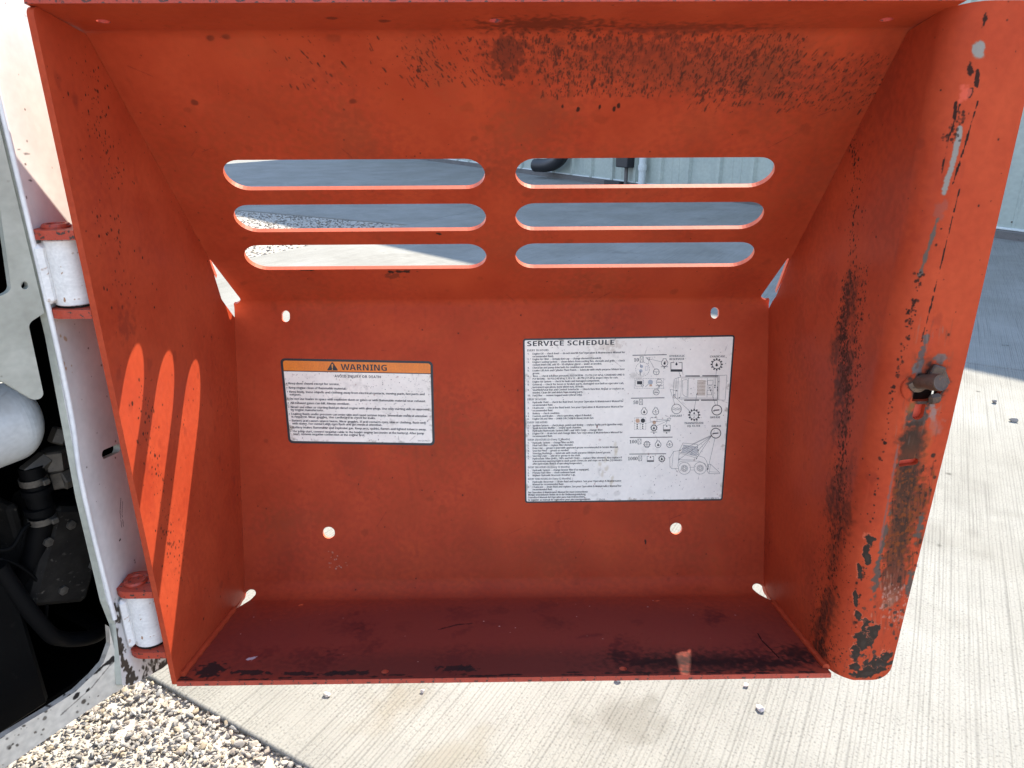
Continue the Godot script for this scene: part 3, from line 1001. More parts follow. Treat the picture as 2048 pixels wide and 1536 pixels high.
func strip_canvas() -> Canvas:
	var cv := Canvas.new(0.86, 1.28, 1200.0, -0.43, 0.0, 5)
	cv.fill(RED_A, RED_B, 0.025, 0.42, 0.16)
	var dark := Color8(52, 34, 30)
	var stain := Color8(104, 48, 34)
	# faint round drip marks and small dots everywhere
	for k in 95:
		var r := cv.rnd.randf_range(0.003, 0.0085)
		cv.blob(cv.rnd.randf_range(-0.42, 0.42), cv.rnd.randf_range(0.02, 1.24), r, r * cv.rnd.randf_range(0.8, 1.5), cv.rnd.randf() * 3, stain, cv.rnd.randf_range(0.12, 0.32), 0.5, 0.25)
	cv.flecks(420, -0.43, 0.0, 0.43, 1.27, 0.0005, 0.0015, 1.4, 0, dark, 0.85, 0.0)
	for k in 40:
		cv.blob(cv.rnd.randf_range(-0.4, 0.4), cv.rnd.randf_range(0.1, 1.2), cv.rnd.randf_range(0.02, 0.07), cv.rnd.randf_range(0.01, 0.05), cv.rnd.randf() * 3, Color8(150, 62, 42), cv.rnd.randf_range(0.08, 0.22), 0.9, 0.5)
	for p in [[-0.299, 1.185, 0.006], [-0.282, 1.186, 0.006], [-0.344, 1.105, 0.006], [-0.165, 1.106, 0.006], [-0.16, 1.235, 0.007], [-0.11, 1.225, 0.008]]:
		cv.blob(p[0], p[1], p[2], p[2] * 0.8, 0.3, Color8(86, 40, 32), 0.6, 0.5, 0.25)
	for k in 90:
		var warm := cv.rnd.randf() < 0.45
		cv.blob(cv.rnd.randf_range(-0.43, 0.43), cv.rnd.randf_range(0.25, 1.2), cv.rnd.randf_range(0.03, 0.13), cv.rnd.randf_range(0.02, 0.08), cv.rnd.randf() * 3, Color8(196, 84, 50) if warm else Color8(136, 66, 46), cv.rnd.randf_range(0.12, 0.3), 0.95, 0.4, 0, 0.34 if warm else 0.62)
	cv.smears(170, -0.42, 0.28, 0.42, 1.15, 0.05, 0.002, 0.0, [Color8(140, 62, 44), Color8(200, 88, 56), Color8(120, 56, 42)], 0.16)
	cv.smears(60, -0.4, 0.3, 0.4, 1.1, 0.04, 0.0015, 1.4, [Color8(146, 66, 48), Color8(202, 92, 60)], 0.14)
	cv.blob(0.22, 1.145, 0.26, 0.05, -0.08, Color8(112, 56, 42), 0.5, 0.95, 0.35, 0, 0.65)
	cv.blob(0.10, 1.0, 0.3, 0.05, 0.0, Color8(126, 62, 44), 0.28, 0.95, 0.35, 0, 0.6)
	cv.blob(0.0, 0.30, 0.5, 0.06, 0.0, Color8(126, 60, 42), 0.18, 0.95, 0.3, 0, 0.6)
	# the spattered band under the top bend
	for band in [[500, 0.00, 1.125, 0.14, 1.19, 0.0], [1900, 0.05, 1.11, 0.33, 1.188, 0.0], [1000, 0.22, 1.088, 0.44, 1.165, -0.25], [330, -0.10, 1.125, 0.01, 1.185, 0.4], [120, -0.25, 1.12, -0.05, 1.19, 0.4]]:
		cv.flecks(band[0], band[1], band[2], band[3], band[4], 0.0003, 0.0013, 5.0, band[5], Color8(78, 42, 34), 0.85, 0.2)
	cv.flecks(500, 0.02, 1.15, 0.3, 1.2, 0.0004, 0.0011, 4.0, 0, Color8(78, 42, 34), 0.8, 0.3)
	cv.blob(0.012, 1.165, 0.026, 0.036, 0.1, Color8(92, 44, 34), 0.55, 0.5, 0.45)
	cv.blob(0.05, 1.215, 0.09, 0.028, 0.0, Color8(84, 42, 32), 0.55, 0.7, 0.5)
	cv.blob(0.19, 1.20, 0.11, 0.022, 0.0, Color8(92, 46, 36), 0.5, 0.8, 0.5)
	cv.blob(0.16, 1.17, 0.13, 0.022, 0.0, Color8(120, 52, 38), 0.4, 0.9, 0.5)
	for p in [[0.075, 1.098], [0.093, 1.094], [0.118, 1.097], [0.14, 1.099], [0.135, 1.093]]:
		cv.blob(p[0], p[1], 0.0022, 0.004, 0, Color8(50, 32, 28), 0.85, 0.4, 0.4, 50)
	# chipped spots under the slots
	for p in [[-0.151, 0.803, 0.020, 0.0028], [-0.165, 0.803, 0.006, 0.002], [-0.16, 0.792, 0.012, 0.008], [-0.084, 0.885, 0.004, 0.003], [-0.29, 0.808, 0.014, 0.0015]]:
		cv.blob(p[0], p[1], p[2], p[3], 0, Color8(48, 38, 34), 0.85 if p[3] < 0.005 else 0.3, 0.3, 0.7, -30, 0.7)
	cv.blob(0.234, 0.333, 0.002, 0.005, 0.2, Color8(52, 36, 32), 0.9, 0.3, 0.5)
	cv.flecks(16, -0.285, 0.29, -0.255, 0.325, 0.0008, 0.002, 1.5, 0.6, Color8(176, 150, 136), 0.8)
	# bottom flange: all-over tint carrying its shade and grime, oil and chips along its lip
	cv.blob(0.0, 0.09, 0.75, 0.20, 0, Color8(118, 55, 49), 0.82, 0.55, 0.05, 0, 0.5)
	cv.blob(0.0, 0.03, 0.55, 0.06, 0, Color8(80, 44, 39), 0.5, 0.8, 0.12, 0, 0.5)
	cv.blob(0.28, 0.03, 0.2, 0.04, 0, Color8(40, 28, 28), 0.6, 0.85, 0.3, 0, 0.45)
	for p in [[-0.335, 0.02, 0.028, 0.007], [-0.268, 0.015, 0.022, 0.006], [-0.20, 0.016, 0.03, 0.006], [-0.225, 0.014, 0.02, 0.005], [-0.064, 0.024, 0.024, 0.009], [-0.048, 0.022, 0.014, 0.007], [-0.39, 0.025, 0.02, 0.02], [0.228, 0.013, 0.006, 0.004]]:
		cv.blob(p[0], p[1], p[2], p[3], cv.rnd.randf_range(-0.15, 0.15), Color8(46, 38, 37), 0.85, 0.3, 0.5, -30, 0.6)
	for p in [[0.19, 0.034, 0.04, 0.014], [0.235, 0.036, 0.06, 0.012], [0.29, 0.03, 0.07, 0.011], [0.36, 0.026, 0.07, 0.013], [0.405, 0.05, 0.03, 0.03], [0.16, 0.05, 0.02, 0.02]]:
		cv.blob(p[0], p[1], p[2], p[3], 0.05, Color8(40, 28, 28), 0.7, 0.8, 0.35, 0, 0.45)
	for k in 36:
		cv.blob(cv.rnd.randf_range(-0.42, 0.42), cv.rnd.randf_range(0.003, 0.010), cv.rnd.randf_range(0.006, 0.02), 0.0018, 0, Color8(44, 34, 32), 0.8, 0.3, 0.7, -20)
	cv.stroke([Vector2(0.37, 0.105), Vector2(0.369, 0.085), Vector2(0.373, 0.06), Vector2(0.376, 0.038)], 0.0012, Color8(28, 20, 20), 0.95, 0.1)
	cv.stroke([Vector2(-0.095, 0.128), Vector2(-0.07, 0.142), Vector2(-0.045, 0.146)], 0.0018, Color8(50, 30, 32), 0.5, 0.6)
	for k in 34:
		cv.blob(cv.rnd.randf_range(-0.4, 0.4), cv.rnd.randf_range(0.03, 0.22), cv.rnd.randf_range(0.01, 0.045), cv.rnd.randf_range(0.008, 0.03), cv.rnd.randf() * 3, Color8(70, 32, 34), cv.rnd.randf_range(0.12, 0.3), 0.8, 0.5)
	cv.flecks(30, -0.4, 0.03, 0.4, 0.22, 0.0007, 0.0013, 1.6, 1.2, Color8(215, 205, 200), 0.9)
	cv.blob(-0.345, 0.055, 0.006, 0.004, 0.6, Color8(190, 185, 190), 0.9, 0.3, 0.8)
	for k in 40:
		var x0 := cv.rnd.randf_range(-0.4, 0.4)
		var y0 := cv.rnd.randf_range(0.03, 1.15)
		cv.stroke([Vector2(x0, y0), Vector2(x0 + cv.rnd.randf_range(-0.03, 0.03), y0 + cv.rnd.randf_range(-0.03, 0.03))], 0.0005, Color8(120, 50, 40), 0.45, 0.5)
	return cv


# right side, its bend and the lip, unrolled: q = 0 where the bend begins
func right_canvas() -> Canvas:
	var cv := Canvas.new(0.49, 0.83, 1200.0, -0.37, 0.43, 8)
	cv.fill(RED_A, RED_B, 0.03, 0.42, 0.2)
	var dark := Color8(44, 32, 29)
	var metal := Color8(138, 132, 124)
	for k in 40:
		var r := cv.rnd.randf_range(0.003, 0.009)
		cv.blob(cv.rnd.randf_range(-0.34, 0.1), cv.rnd.randf_range(0.46, 1.24), r, r * 1.2, 0, Color8(120, 50, 38), cv.rnd.randf_range(0.1, 0.3), 0.5, 0.3)
	cv.flecks(260, -0.36, 0.44, 0.11, 1.25, 0.0005, 0.0015, 1.4, 0, dark, 0.85)
	for k in 40:
		cv.blob(cv.rnd.randf_range(-0.36, 0.0), cv.rnd.randf_range(0.45, 1.22), cv.rnd.randf_range(0.02, 0.07), cv.rnd.randf_range(0.03, 0.1), 0, Color8(132, 58, 42) if k % 3 else Color8(196, 84, 52), cv.rnd.randf_range(0.12, 0.3), 0.95, 0.4, 0, 0.6)
	cv.smears(120, -0.34, 0.46, 0.1, 1.22, 0.03, 0.0016, 0.0, [Color8(140, 60, 44), Color8(198, 88, 58), Color8(118, 54, 42)], 0.2)
	var band := [Vector2(-0.173, 1.162), Vector2(-0.116, 1.078), Vector2(-0.09, 0.964), Vector2(-0.09, 0.90), Vector2(-0.07, 0.86), Vector2(-0.052, 0.817), Vector2(-0.028, 0.694), Vector2(-0.012, 0.627), Vector2(-0.012, 0.508), Vector2(0.0, 0.47)]
	cv.trail(700, band, 0.006, 0.0006, 0.0021, dark, 0.92)
	cv.trail(900, band, 0.018, 0.0004, 0.0013, dark, 0.8)
	cv.trail(700, band.slice(2, 7), 0.009, 0.0007, 0.0024, dark, 0.92)
	cv.trail(260, [Vector2(-0.06, 0.98), Vector2(-0.055, 0.9), Vector2(-0.03, 0.84)], 0.008, 0.0006, 0.0018, dark, 0.9)
	cv.trail(900, [Vector2(-0.03, 0.72), Vector2(-0.02, 0.6), Vector2(-0.02, 0.5), Vector2(0.005, 0.455)], 0.022, 0.0005, 0.0014, dark, 0.8)
	for i in 60:
		var p: Vector2 = band[3 + cv.rnd.randi() % 6]
		cv.blob(p.x + cv.rnd.randfn(0, 0.012), p.y + cv.rnd.randf_range(-0.05, 0.05), 0.016, 0.035, 0, Color8(84, 46, 36), 0.32, 0.9, 0.4)
	cv.blob(-0.005, 0.46, 0.03, 0.03, 0, Color8(60, 40, 34), 0.6, 0.8, 0.5)
	var lx := 0.0503 - 0.462     # lip x to q
	# worn line down the lip: chips to bare steel and to primer
	cv.blob(0.457 + lx, 1.203, 0.0065, 0.010, 0.2, metal, 1, 0.25, 0.25, -40, 0.5)
	for p in [[0.457, 1.228, 0.0022, 0.005], [0.453, 1.183, 0.0028, 0.007], [0.461, 1.177, 0.0022, 0.009], [0.457, 1.165, 0.0026, 0.006], [0.447, 1.15, 0.0014, 0.010]]:
		cv.blob(p[0] + lx, p[1], p[2], p[3], 0.1, dark, 0.9, 0.25, 0.7, -40, 0.7)
	cv.blob(0.452 + lx, 1.165, 0.006, 0.010, 0, Color8(206, 92, 72), 0.8, 0.4, 0.4)
	cv.stroke([Vector2(0.466 + lx, 1.158), Vector2(0.462 + lx, 1.115), Vector2(0.458 + lx, 1.08)], 0.0009, dark, 0.85, 0.9)
	cv.stroke([Vector2(0.450 + lx, 1.155), Vector2(0.446 + lx, 1.12), Vector2(0.446 + lx, 1.09)], 0.0006, dark, 0.7, 0.9)
	cv.stroke([Vector2(0.466 + lx, 1.075), Vector2(0.463 + lx, 1.0), Vector2(0.461 + lx, 0.95), Vector2(0.459 + lx, 0.91)], 0.0007, dark, 0.8, 0.9)
	cv.stroke([Vector2(0.4545 + lx, 1.133), Vector2(0.4545 + lx, 1.105), Vector2(0.4525 + lx, 1.083), Vector2(0.4515 + lx, 1.068)], 0.0034, metal, 1, 0.25, -18)
	cv.blob(0.452 + lx, 1.055, 0.007, 0.012, 0, Color8(150, 76, 62), 0.8, 0.5, 0.4)
	cv.stroke([Vector2(0.4505 + lx, 1.045), Vector2(0.449 + lx, 1.028), Vector2(0.4465 + lx, 1.005), Vector2(0.4445 + lx, 0.985)], 0.0021, Color8(98, 86, 78), 0.9, 0.6, -18)
	cv.trail(60, [Vector2(0.4445 + lx, 0.99), Vector2(0.443 + lx, 0.95), Vector2(0.444 + lx, 0.93)], 0.002, 0.0008, 0.002, dark, 0.9)
	cv.trail(40, [Vector2(0.455 + lx, 1.15), Vector2(0.448 + lx, 1.12)], 0.004, 0.0008, 0.002, dark, 0.7)
	cv.trail(90, [Vector2(0.446 + lx, 0.93), Vector2(0.441 + lx, 0.87), Vector2(0.441 + lx, 0.80), Vector2(0.445 + lx, 0.70), Vector2(0.447 + lx, 0.62), Vector2(0.449 + lx, 0.53)], 0.0018, 0.0008, 0.0024, dark, 0.92)
	# round the latch
	cv.blob(0.468 + lx, 0.918, 0.010, 0.022, 0, Color8(168, 66, 46), 0.5, 0.8, 0.5)
	cv.blob(0.462 + lx, 0.903, 0.0045, 0.024, -0.1, Color8(92, 80, 76), 0.95, 0.4, 0.6, -20)
	cv.blob(0.462 + lx, 0.882, 0.008, 0.012, 0.2, Color8(112, 106, 104), 0.95, 0.4, 0.5, -20)
	cv.blob(0.484 + lx, 0.895, 0.010, 0.0075, -0.4, Color8(112, 100, 96), 0.9, 0.5, 0.4, -20)
	cv.blob(0.474 + lx, 0.87, 0.026, 0.036, 0, Color8(70, 48, 40), 0.5, 0.8, 0.3)
	cv.blob(0.475 + lx, 0.862, 0.023, 0.026, 0, Color8(58, 48, 44), 0.95, 0.35, 0.3, 0, 0.6)
	cv.blob(0.472 + lx, 0.826, 0.013, 0.018, 0, Color8(72, 64, 60), 0.95, 0.35, 0.4, 0, 0.6)
	cv.blob(0.489 + lx, 0.832, 0.006, 0.012, 0.2, Color8(134, 120, 116), 0.8, 0.6, 0.5)
	cv.blob(0.494 + lx, 0.815, 0.012, 0.018, 0.1, Color8(150, 112, 106), 0.5, 0.8, 0.5)
	cv.blob(0.463 + lx, 0.838, 0.005, 0.010, 0, Color8(116, 86, 52), 0.8, 0.5, 0.4)
	cv.blob(0.471 + lx, 0.795, 0.013, 0.024, 0, Color8(62, 54, 48), 0.96, 0.4, 0.4, 0, 0.6)
	cv.blob(0.473 + lx, 0.79, 0.007, 0.009, 0, Color8(140, 132, 120), 0.9, 0.5, 0.5, 40)
	cv.blob(0.471 + lx, 0.783, 0.006, 0.005, 0, Color8(120, 86, 44), 0.8, 0.5, 0.5)
	cv.blob(0.488 + lx, 0.79, 0.010, 0.035, 0, Color8(176, 82, 46), 0.6, 0.8, 0.4)
	cv.blob(0.472 + lx, 0.768, 0.016, 0.008, 0, Color8(104, 92, 84), 0.95, 0.4, 0.3)
	# rusty length below the latch
	for k in 14:
		var y := 0.80 - k * 0.0165
		cv.blob(0.472 + k * 0.0011 + lx, y, 0.021 - k * 0.0003, 0.026, 0.05, [Color8(62, 46, 38), Color8(72, 50, 40), Color8(88, 54, 40), Color8(66, 48, 40)][k % 4], 0.8 - maxf(0.0, k - 9) * 0.1, 0.6, 0.18, -6, 0.72)
	cv.blob(0.497 + lx, 0.71, 0.012, 0.05, 0.06, Color8(100, 54, 38), 0.7, 0.7, 0.3)
	cv.blob(0.476 + lx, 0.655, 0.010, 0.04, 0.05, Color8(118, 62, 44), 0.6, 0.8, 0.3)
	cv.blob(0.487 + lx, 0.60, 0.018, 0.05, 0, Color8(120, 66, 50), 0.65, 0.7, 0.25, 0, 0.7)
	cv.blob(0.487 + lx, 0.575, 0.010, 0.022, -0.2, Color8(176, 138, 116), 0.45, 0.8, 0.3)
	cv.smears(170, 0.464 + lx, 0.60, 0.508 + lx, 0.77, 0.016, 0.0013, 0.12, [Color8(70, 54, 44), Color8(120, 66, 44), Color8(60, 48, 42), Color8(150, 84, 52), Color8(46, 38, 34)], 0.55)
	cv.smears(60, 0.466 + lx, 0.53, 0.506 + lx, 0.62, 0.014, 0.0012, 0.12, [Color8(176, 130, 108), Color8(120, 60, 46), Color8(200, 150, 130), Color8(90, 62, 52)], 0.45)
	cv.smears(70, 0.444 + lx, 0.46, 0.508 + lx, 0.56, 0.010, 0.0010, 0.2, [Color8(96, 62, 50), Color8(150, 70, 50), Color8(60, 50, 45)], 0.4)
	cv.smears(60, 0.450 + lx, 0.78, 0.5 + lx, 0.93, 0.016, 0.0012, 0.05, [Color8(92, 66, 54), Color8(150, 72, 50), Color8(130, 116, 108)], 0.35)
	cv.flecks(380, 0.462 + lx, 0.62, 0.506 + lx, 0.76, 0.0006, 0.0028, 1.8, 0, Color8(120, 62, 34), 0.8, 0.35, 30)
	cv.flecks(150, 0.462 + lx, 0.60, 0.508 + lx, 0.78, 0.0006, 0.0026, 1.8, 0, Color8(48, 40, 36), 0.85, 0.35, -20)
	for p in [[0.503, 0.68, 0.005, 0.018], [0.506, 0.60, 0.005, 0.02], [0.463, 0.61, 0.005, 0.03], [0.462, 0.66, 0.003, 0.05]]:
		cv.blob(p[0] + lx, p[1], p[2], p[3], 0, Color8(84, 76, 70), 0.9, 0.4, 0.6, -20)
	cv.stroke([Vector2(0.457 + lx, 0.79), Vector2(0.458 + lx, 0.73), Vector2(0.460 + lx, 0.65)], 0.0016, Color8(130, 84, 76), 0.8, 0.5)
	# the black chips at the foot
	for p in [[0.447, 0.662, 0.006, 0.007], [0.447, 0.64, 0.004, 0.018], [0.443, 0.615, 0.0028, 0.012], [0.444, 0.575, 0.0028, 0.014], [0.45, 0.552, 0.004, 0.008], [0.462, 0.542, 0.0045, 0.006], [0.467, 0.522, 0.010, 0.022], [0.462, 0.512, 0.010, 0.014], [0.474, 0.528, 0.008, 0.012], [0.457, 0.492, 0.005, 0.013], [0.488, 0.474, 0.018, 0.013], [0.477, 0.462, 0.02, 0.008], [0.497, 0.487, 0.008, 0.01], [0.46, 0.47, 0.01, 0.006]]:
		cv.chip(p[0] + lx, p[1], p[2], p[3], 0.2, Color8(52, 46, 41))
	cv.flecks(300, 0.44 + lx, 0.45, 0.51 + lx, 0.57, 0.0007, 0.003, 1.6, 0.3, Color8(60, 54, 50), 0.9, 0.45, -30)
	cv.flecks(120, 0.475 + lx, 0.53, 0.508 + lx, 0.6, 0.0006, 0.002, 3.0, 0.1, Color8(180, 140, 128), 0.6, 0.4, 0)
	return cv


func left_canvas() -> Canvas:
	var cv := Canvas.new(0.41, 0.85, 1200.0, -0.01, 0.41, 9)
	cv.fill(RED_A, RED_B, 0.03, 0.42, 0.22)
	var dark := Color8(46, 32, 29)
	for k in 40:
		var r := cv.rnd.randf_range(0.003, 0.008)
		cv.blob(cv.rnd.randf_range(0.01, 0.36), cv.rnd.randf_range(0.45, 1.22), r, r * 1.2, 0, Color8(110, 46, 36), cv.rnd.randf_range(0.12, 0.3), 0.5, 0.3)
	cv.flecks(320, 0.0, 0.43, 0.38, 1.24, 0.0006, 0.0017, 1.3, 0, dark, 0.9, 0.2)
	cv.trail(130, [Vector2(0.075, 1.19), Vector2(0.072, 1.13), Vector2(0.088, 1.08)], 0.016, 0.0006, 0.0017, dark, 0.85)
	cv.trail(60, [Vector2(0.05, 1.06), Vector2(0.06, 0.95)], 0.02, 0.0007, 0.002, dark, 0.85)
	cv.trail(170, [Vector2(0.055, 0.85), Vector2(0.05, 0.78), Vector2(0.055, 0.66), Vector2(0.06, 0.58)], 0.012, 0.0006, 0.0022, dark, 0.9)
	cv.flecks(240, 0.0, 0.45, 0.2, 0.62, 0.0005, 0.0012, 1.3, 0, Color8(150, 52, 34), 0.7, 0.2, 40)
	for k in 26:
		cv.blob(cv.rnd.randf_range(0.02, 0.34), cv.rnd.randf_range(0.5, 1.2), cv.rnd.randf_range(0.02, 0.05), cv.rnd.randf_range(0.02, 0.06), 0, Color8(150, 54, 38), cv.rnd.randf_range(0.1, 0.25), 0.9, 0.5)
	cv.blob(0.05, 0.925, 0.025, 0.03, 0, Color8(120, 52, 40), 0.4, 0.9, 0.5)
	cv.smears(110, 0.0, 0.46, 0.35, 1.22, 0.03, 0.0016, 0.1, [Color8(140, 58, 42), Color8(196, 86, 56), Color8(118, 52, 40)], 0.18)
	return cv


func tangent(a: Vector2, b: Vector2, c: Vector2, r: float) -> Dictionary:
	var u := (a - b).normalized()
	var v := (c - b).normalized()
	var half := acos(u.dot(v)) / 2.0
	var t := r / tan(half)
	return {"t": t, "p": b + u * t, "q": b + v * t, "c": b + (u + v).normalized() * r / sin(half)}


# a bent strip of the skin between two flat plates; notches are in unrolled metres (x, s)
func bend(called: String, root: Node, k: Dictionary, r: float, x0: float, x1: float, s0: float, s1: float, notches: Array, front: Material, o: Vector3):
	var f := begin()
	var b := begin()
	var c: Vector2 = k.c
	var v0: Vector2 = k.p - c
	var ang := v0.angle_to(k.q - c)
	var seg := 8
	for i in seg:
		var sa := lerpf(s0, s1, float(i) / seg)
		var sb := lerpf(s0, s1, float(i + 1) / seg)
		for poly in cells(PackedVector2Array([Vector2(x0, sa), Vector2(x1, sa), Vector2(x1, sb), Vector2(x0, sb)]), notches):
			var fp := []
			var bp := []
			var nn := []
			var uv := []
			for p in poly:
				var d := v0.rotated(ang * (p.y - s0) / (s1 - s0)).normalized()
				fp.append(dp(p.x, c + d * r))
				bp.append(dp(p.x, c + d * (r + TH)))
				nn.append(Vector3(0, -d.y, d.x))
				uv.append(strip_uv(p.x, p.y))
			var idx := Geometry2D.triangulate_polygon(poly)
			for t in range(0, idx.size(), 3):
				tri(f, [fp[idx[t]], fp[idx[t + 1]], fp[idx[t + 2]]], [nn[idx[t]], nn[idx[t + 1]], nn[idx[t + 2]]], [uv[idx[t]], uv[idx[t + 1]], uv[idx[t + 2]]])
				tri(b, [bp[idx[t]], bp[idx[t + 1]], bp[idx[t + 2]]], [-nn[idx[t]], -nn[idx[t + 1]], -nn[idx[t + 2]]], [uv[idx[t]], uv[idx[t + 1]], uv[idx[t + 2]]])
			for e in poly.size():
				var g: int = (e + 1) % poly.size()
				if absf(poly[e].y - poly[g].y) < 1e-5: continue
				var nx := Vector3.RIGHT if poly[e].x > 0 else Vector3.LEFT
				quad(b, [fp[e], fp[g], bp[g], bp[e]], [nx, nx, nx, nx], [uv[e], uv[g], uv[g], uv[e]])
	f.set_material(front)
	b.set_material(M.red)
	part(called, b.commit(f.commit()), root, null, o)


func strip_uv(x: float, s: float) -> Vector2:
	return Vector2((x + 0.43) / 0.86, 1.0 - s / 1.28)


func flat(called: String, root: Node, a: Vector2, b: Vector2, s0: float, t0: float, t1: float, x0: float, x1: float, holes: Array, notches: Array, front: Material, o: Vector3, rest: Material = null):
	var dir := (b - a).normalized()
	var outline := PackedVector2Array([Vector2(x0, t0), Vector2(x1, t0), Vector2(x1, t1), Vector2(x0, t1)])
	for n in notches:
		outline = Geometry2D.clip_polygons(outline, n)[0]
	var ey := Vector3(0, dir.y, -dir.x)
	var mesh := plate(outline, holes, TH, dp(0, a), Vector3.RIGHT, ey, Vector4(0.5, 1.0 / 0.86, 1.0 - s0 / 1.28, -1.0 / 1.28), front, rest if rest else M.red_worn)
	return part(called, mesh, root, null, o)


func door():
	var root := thing("engine_door", "orange red steel engine door swung open with slots and two labels", "door", DOOR_AT, DOOR_TURN)
	var o := Vector3(0, -0.41, 0)
	var skin := strip_canvas().material(0.035)
	var rB := 0.028
	var rC := 0.018
	var rD := 0.022
	var kb := tangent(PA, PB, PC, rB)
	var kc := tangent(PB, PC, PD, rC)
	var kd := tangent(PC, PD, PE, rD)
	var lab := PA.distance_to(PB)
	var lbc := PB.distance_to(PC)
	var lcd := PC.distance_to(PD)
	var lde := PD.distance_to(PE)
	# flat panels
	var slots := []
	for q in [[0.243, 0.2938, -0.3483, -0.0173], [0.164, 0.2167, -0.3605, -0.018], [0.0822, 0.1368, -0.3716, -0.0196], [0.243, 0.2938, 0.0215, 0.3523], [0.164, 0.2167, 0.0222, 0.3624], [0.0822, 0.1368, 0.0229, 0.3732]]:
		var r: float = (q[1] - q[0]) / 2
		var m: float = (q[1] + q[0]) / 2
		slots.append(capsule(Vector2(q[2] + r, m), Vector2(q[3] - r, m), r, 16))
	var tl := teardrop(Vector2(-0.4245, 0.106), Vector2(-0.4225, 0.013), 0.0125)
	var tr := teardrop(Vector2(0.4275, 0.100), Vector2(0.4255, 0.011), 0.011)
	flat("upper_panel", root, PC, PD, 0.7268, kc.t, lcd - kd.t, -HW, HW + 0.006, slots, [tl, tr], skin, o, M.red_sunlit)
	var holes := [capsule(Vector2(-0.2843, 0.1028), Vector2(-0.2835, 0.1028), 0.0096, 14), capsule(Vector2(0.2843, 0.1033), Vector2(0.2851, 0.1033), 0.0096, 14), capsule(Vector2(-0.3426, 0.4525), Vector2(-0.3426, 0.4575), 0.0066), capsule(Vector2(0.3434, 0.4525), Vector2(0.3434, 0.4575), 0.0066)]
	flat("lower_panel", root, PB, PC, 0.251, kb.t, lbc - kc.t, -0.4235, HW, holes, [], skin, o, M.red_sunlit)
	var bl := teardrop(Vector2(-0.4205, 0.206), Vector2(-0.4135, 0.2480), 0.0105)
	var br := teardrop(Vector2(0.4275, 0.212), Vector2(0.4195, 0.2480), 0.0105)
	flat("bottom_flange", root, PA, PB, 0.0, 0.0, lab - kb.t, -0.4235, HW, [capsule(Vector2(-0.157, 0.0175), Vector2(-0.156, 0.0175), 0.0045, 10), capsule(Vector2(0.159, 0.0175), Vector2(0.16, 0.0175), 0.0045, 10)], [bl, br], skin, o)
	flat("top_flange", root, PD, PE, 1.1914, kd.t, lde, -HW, HW + 0.006, [capsule(Vector2(-0.387, 0.036), Vector2(-0.386, 0.036), 0.006, 10), capsule(Vector2(-0.001, 0.034), Vector2(0, 0.034), 0.006, 10), capsule(Vector2(0.39, 0.033), Vector2(0.391, 0.033), 0.006, 10)], [], skin, o)
	bend("lower_bend", root, kb, rB, -0.4235, HW, 0.251 - kb.t, 0.251 + kb.t, [bl, br], skin, o)
	var up := Transform2D(0, Vector2(0, 0.7268))
	bend("middle_bend", root, kc, rC, -0.4235, HW, 0.7268 - kc.t, 0.7268 + kc.t, [up * tl, up * tr], skin, o)
	bend("upper_bend", root, kd, rD, -HW, HW + 0.006, 1.1914 - kd.t, 1.1914 + kd.t, [], skin, o)
	# sides
	var lm := left_canvas().material(0.04)
	var in_b := PB
	var gap := Vector2(-0.0018, -0.0015)
	var sidepoly := round_poly([PA + Vector2(0, -0.0062), PB + Vector2(0.0045, -0.006), Vector2(0.3775, 0.842), Vector2(0.360, 0.858), Vector2(0.3315, 0.886), Vector2(0.3095, 0.9490), PD + gap, PE], [0.004, 0.012, 0.002, 0.006, 0.01, 0.002, 0.014, 0.008])
	var lpoly := PackedVector2Array()
	for p in sidepoly: lpoly.append(p)
	part("side_flange", plate(lpoly, [], TH, Vector3(-0.4235, 0, 0), Vector3.FORWARD, Vector3.UP, Vector4(0.01 / 0.41, 1.0 / 0.41, 1.0 + 0.41 / 0.85, -1.0 / 0.85), lm, M.red), root, null, o)
	var rm := right_canvas().material(0.045)
	var R := 0.032
	var rpoly := round_poly([Vector2(R, PA.y - R * 0.2042 - 0.006), PB + Vector2(0.0045, -0.006), Vector2(0.3775, 0.850), Vector2(0.3638, 0.868), Vector2(0.3515, 0.879), Vector2(0.336, 0.905), Vector2(0.3165, 0.9400), PD + gap, Vector2(R, PE.y - R * 0.182)], [0.0, 0.012, 0.002, 0.006, 0.006, 0.01, 0.002, 0.014])
	# seen from inside the right side faces -x, so its x axis runs towards the camera
	var rflip := PackedVector2Array()
	for p in rpoly: rflip.append(Vector2(-(p.x - R), p.y))
	rflip.reverse()
	part("side_flange", plate(rflip, [], TH, Vector3(HW, 0, -R), Vector3.BACK, Vector3.UP, Vector4(0.37 / 0.49, 1.0 / 0.49, 1.0 + 0.43 / 0.83, -1.0 / 0.83), rm, M.red), root, null, o)
	# rolled edge between the right side and the lip
	var f := begin()
	var b := begin()
	var seg := 12
	var cx := HW + R
	for i in seg:
		var pr := []
		var bk := []
		var nn := []
		var uv := []
		for k in [[i, 0], [i + 1, 0], [i + 1, 1], [i, 1]]:
			var a: float = PI / 2 * k[0] / seg
			var d := Vector3(-cos(a), 0, sin(a))
			var dep := R - R * sin(a)
			var y0 := PA.y - dep * 0.2042 - 0.012 * a / (PI / 2)
			var y1 := PE.y - dep * 0.182
			var y: float = y0 if k[1] == 0 else y1
			pr.append(Vector3(cx, y, -R) + d * R)
			bk.append(Vector3(cx, y, -R) + d * (R - TH))
			nn.append(d)
			uv.append(Vector2((0.37 + R * a) / 0.49, 1.0 - (y - 0.43) / 0.83))
		quad(f, pr, nn, uv)
		quad(b, bk, [-nn[0], -nn[1], -nn[2], -nn[3]], uv)
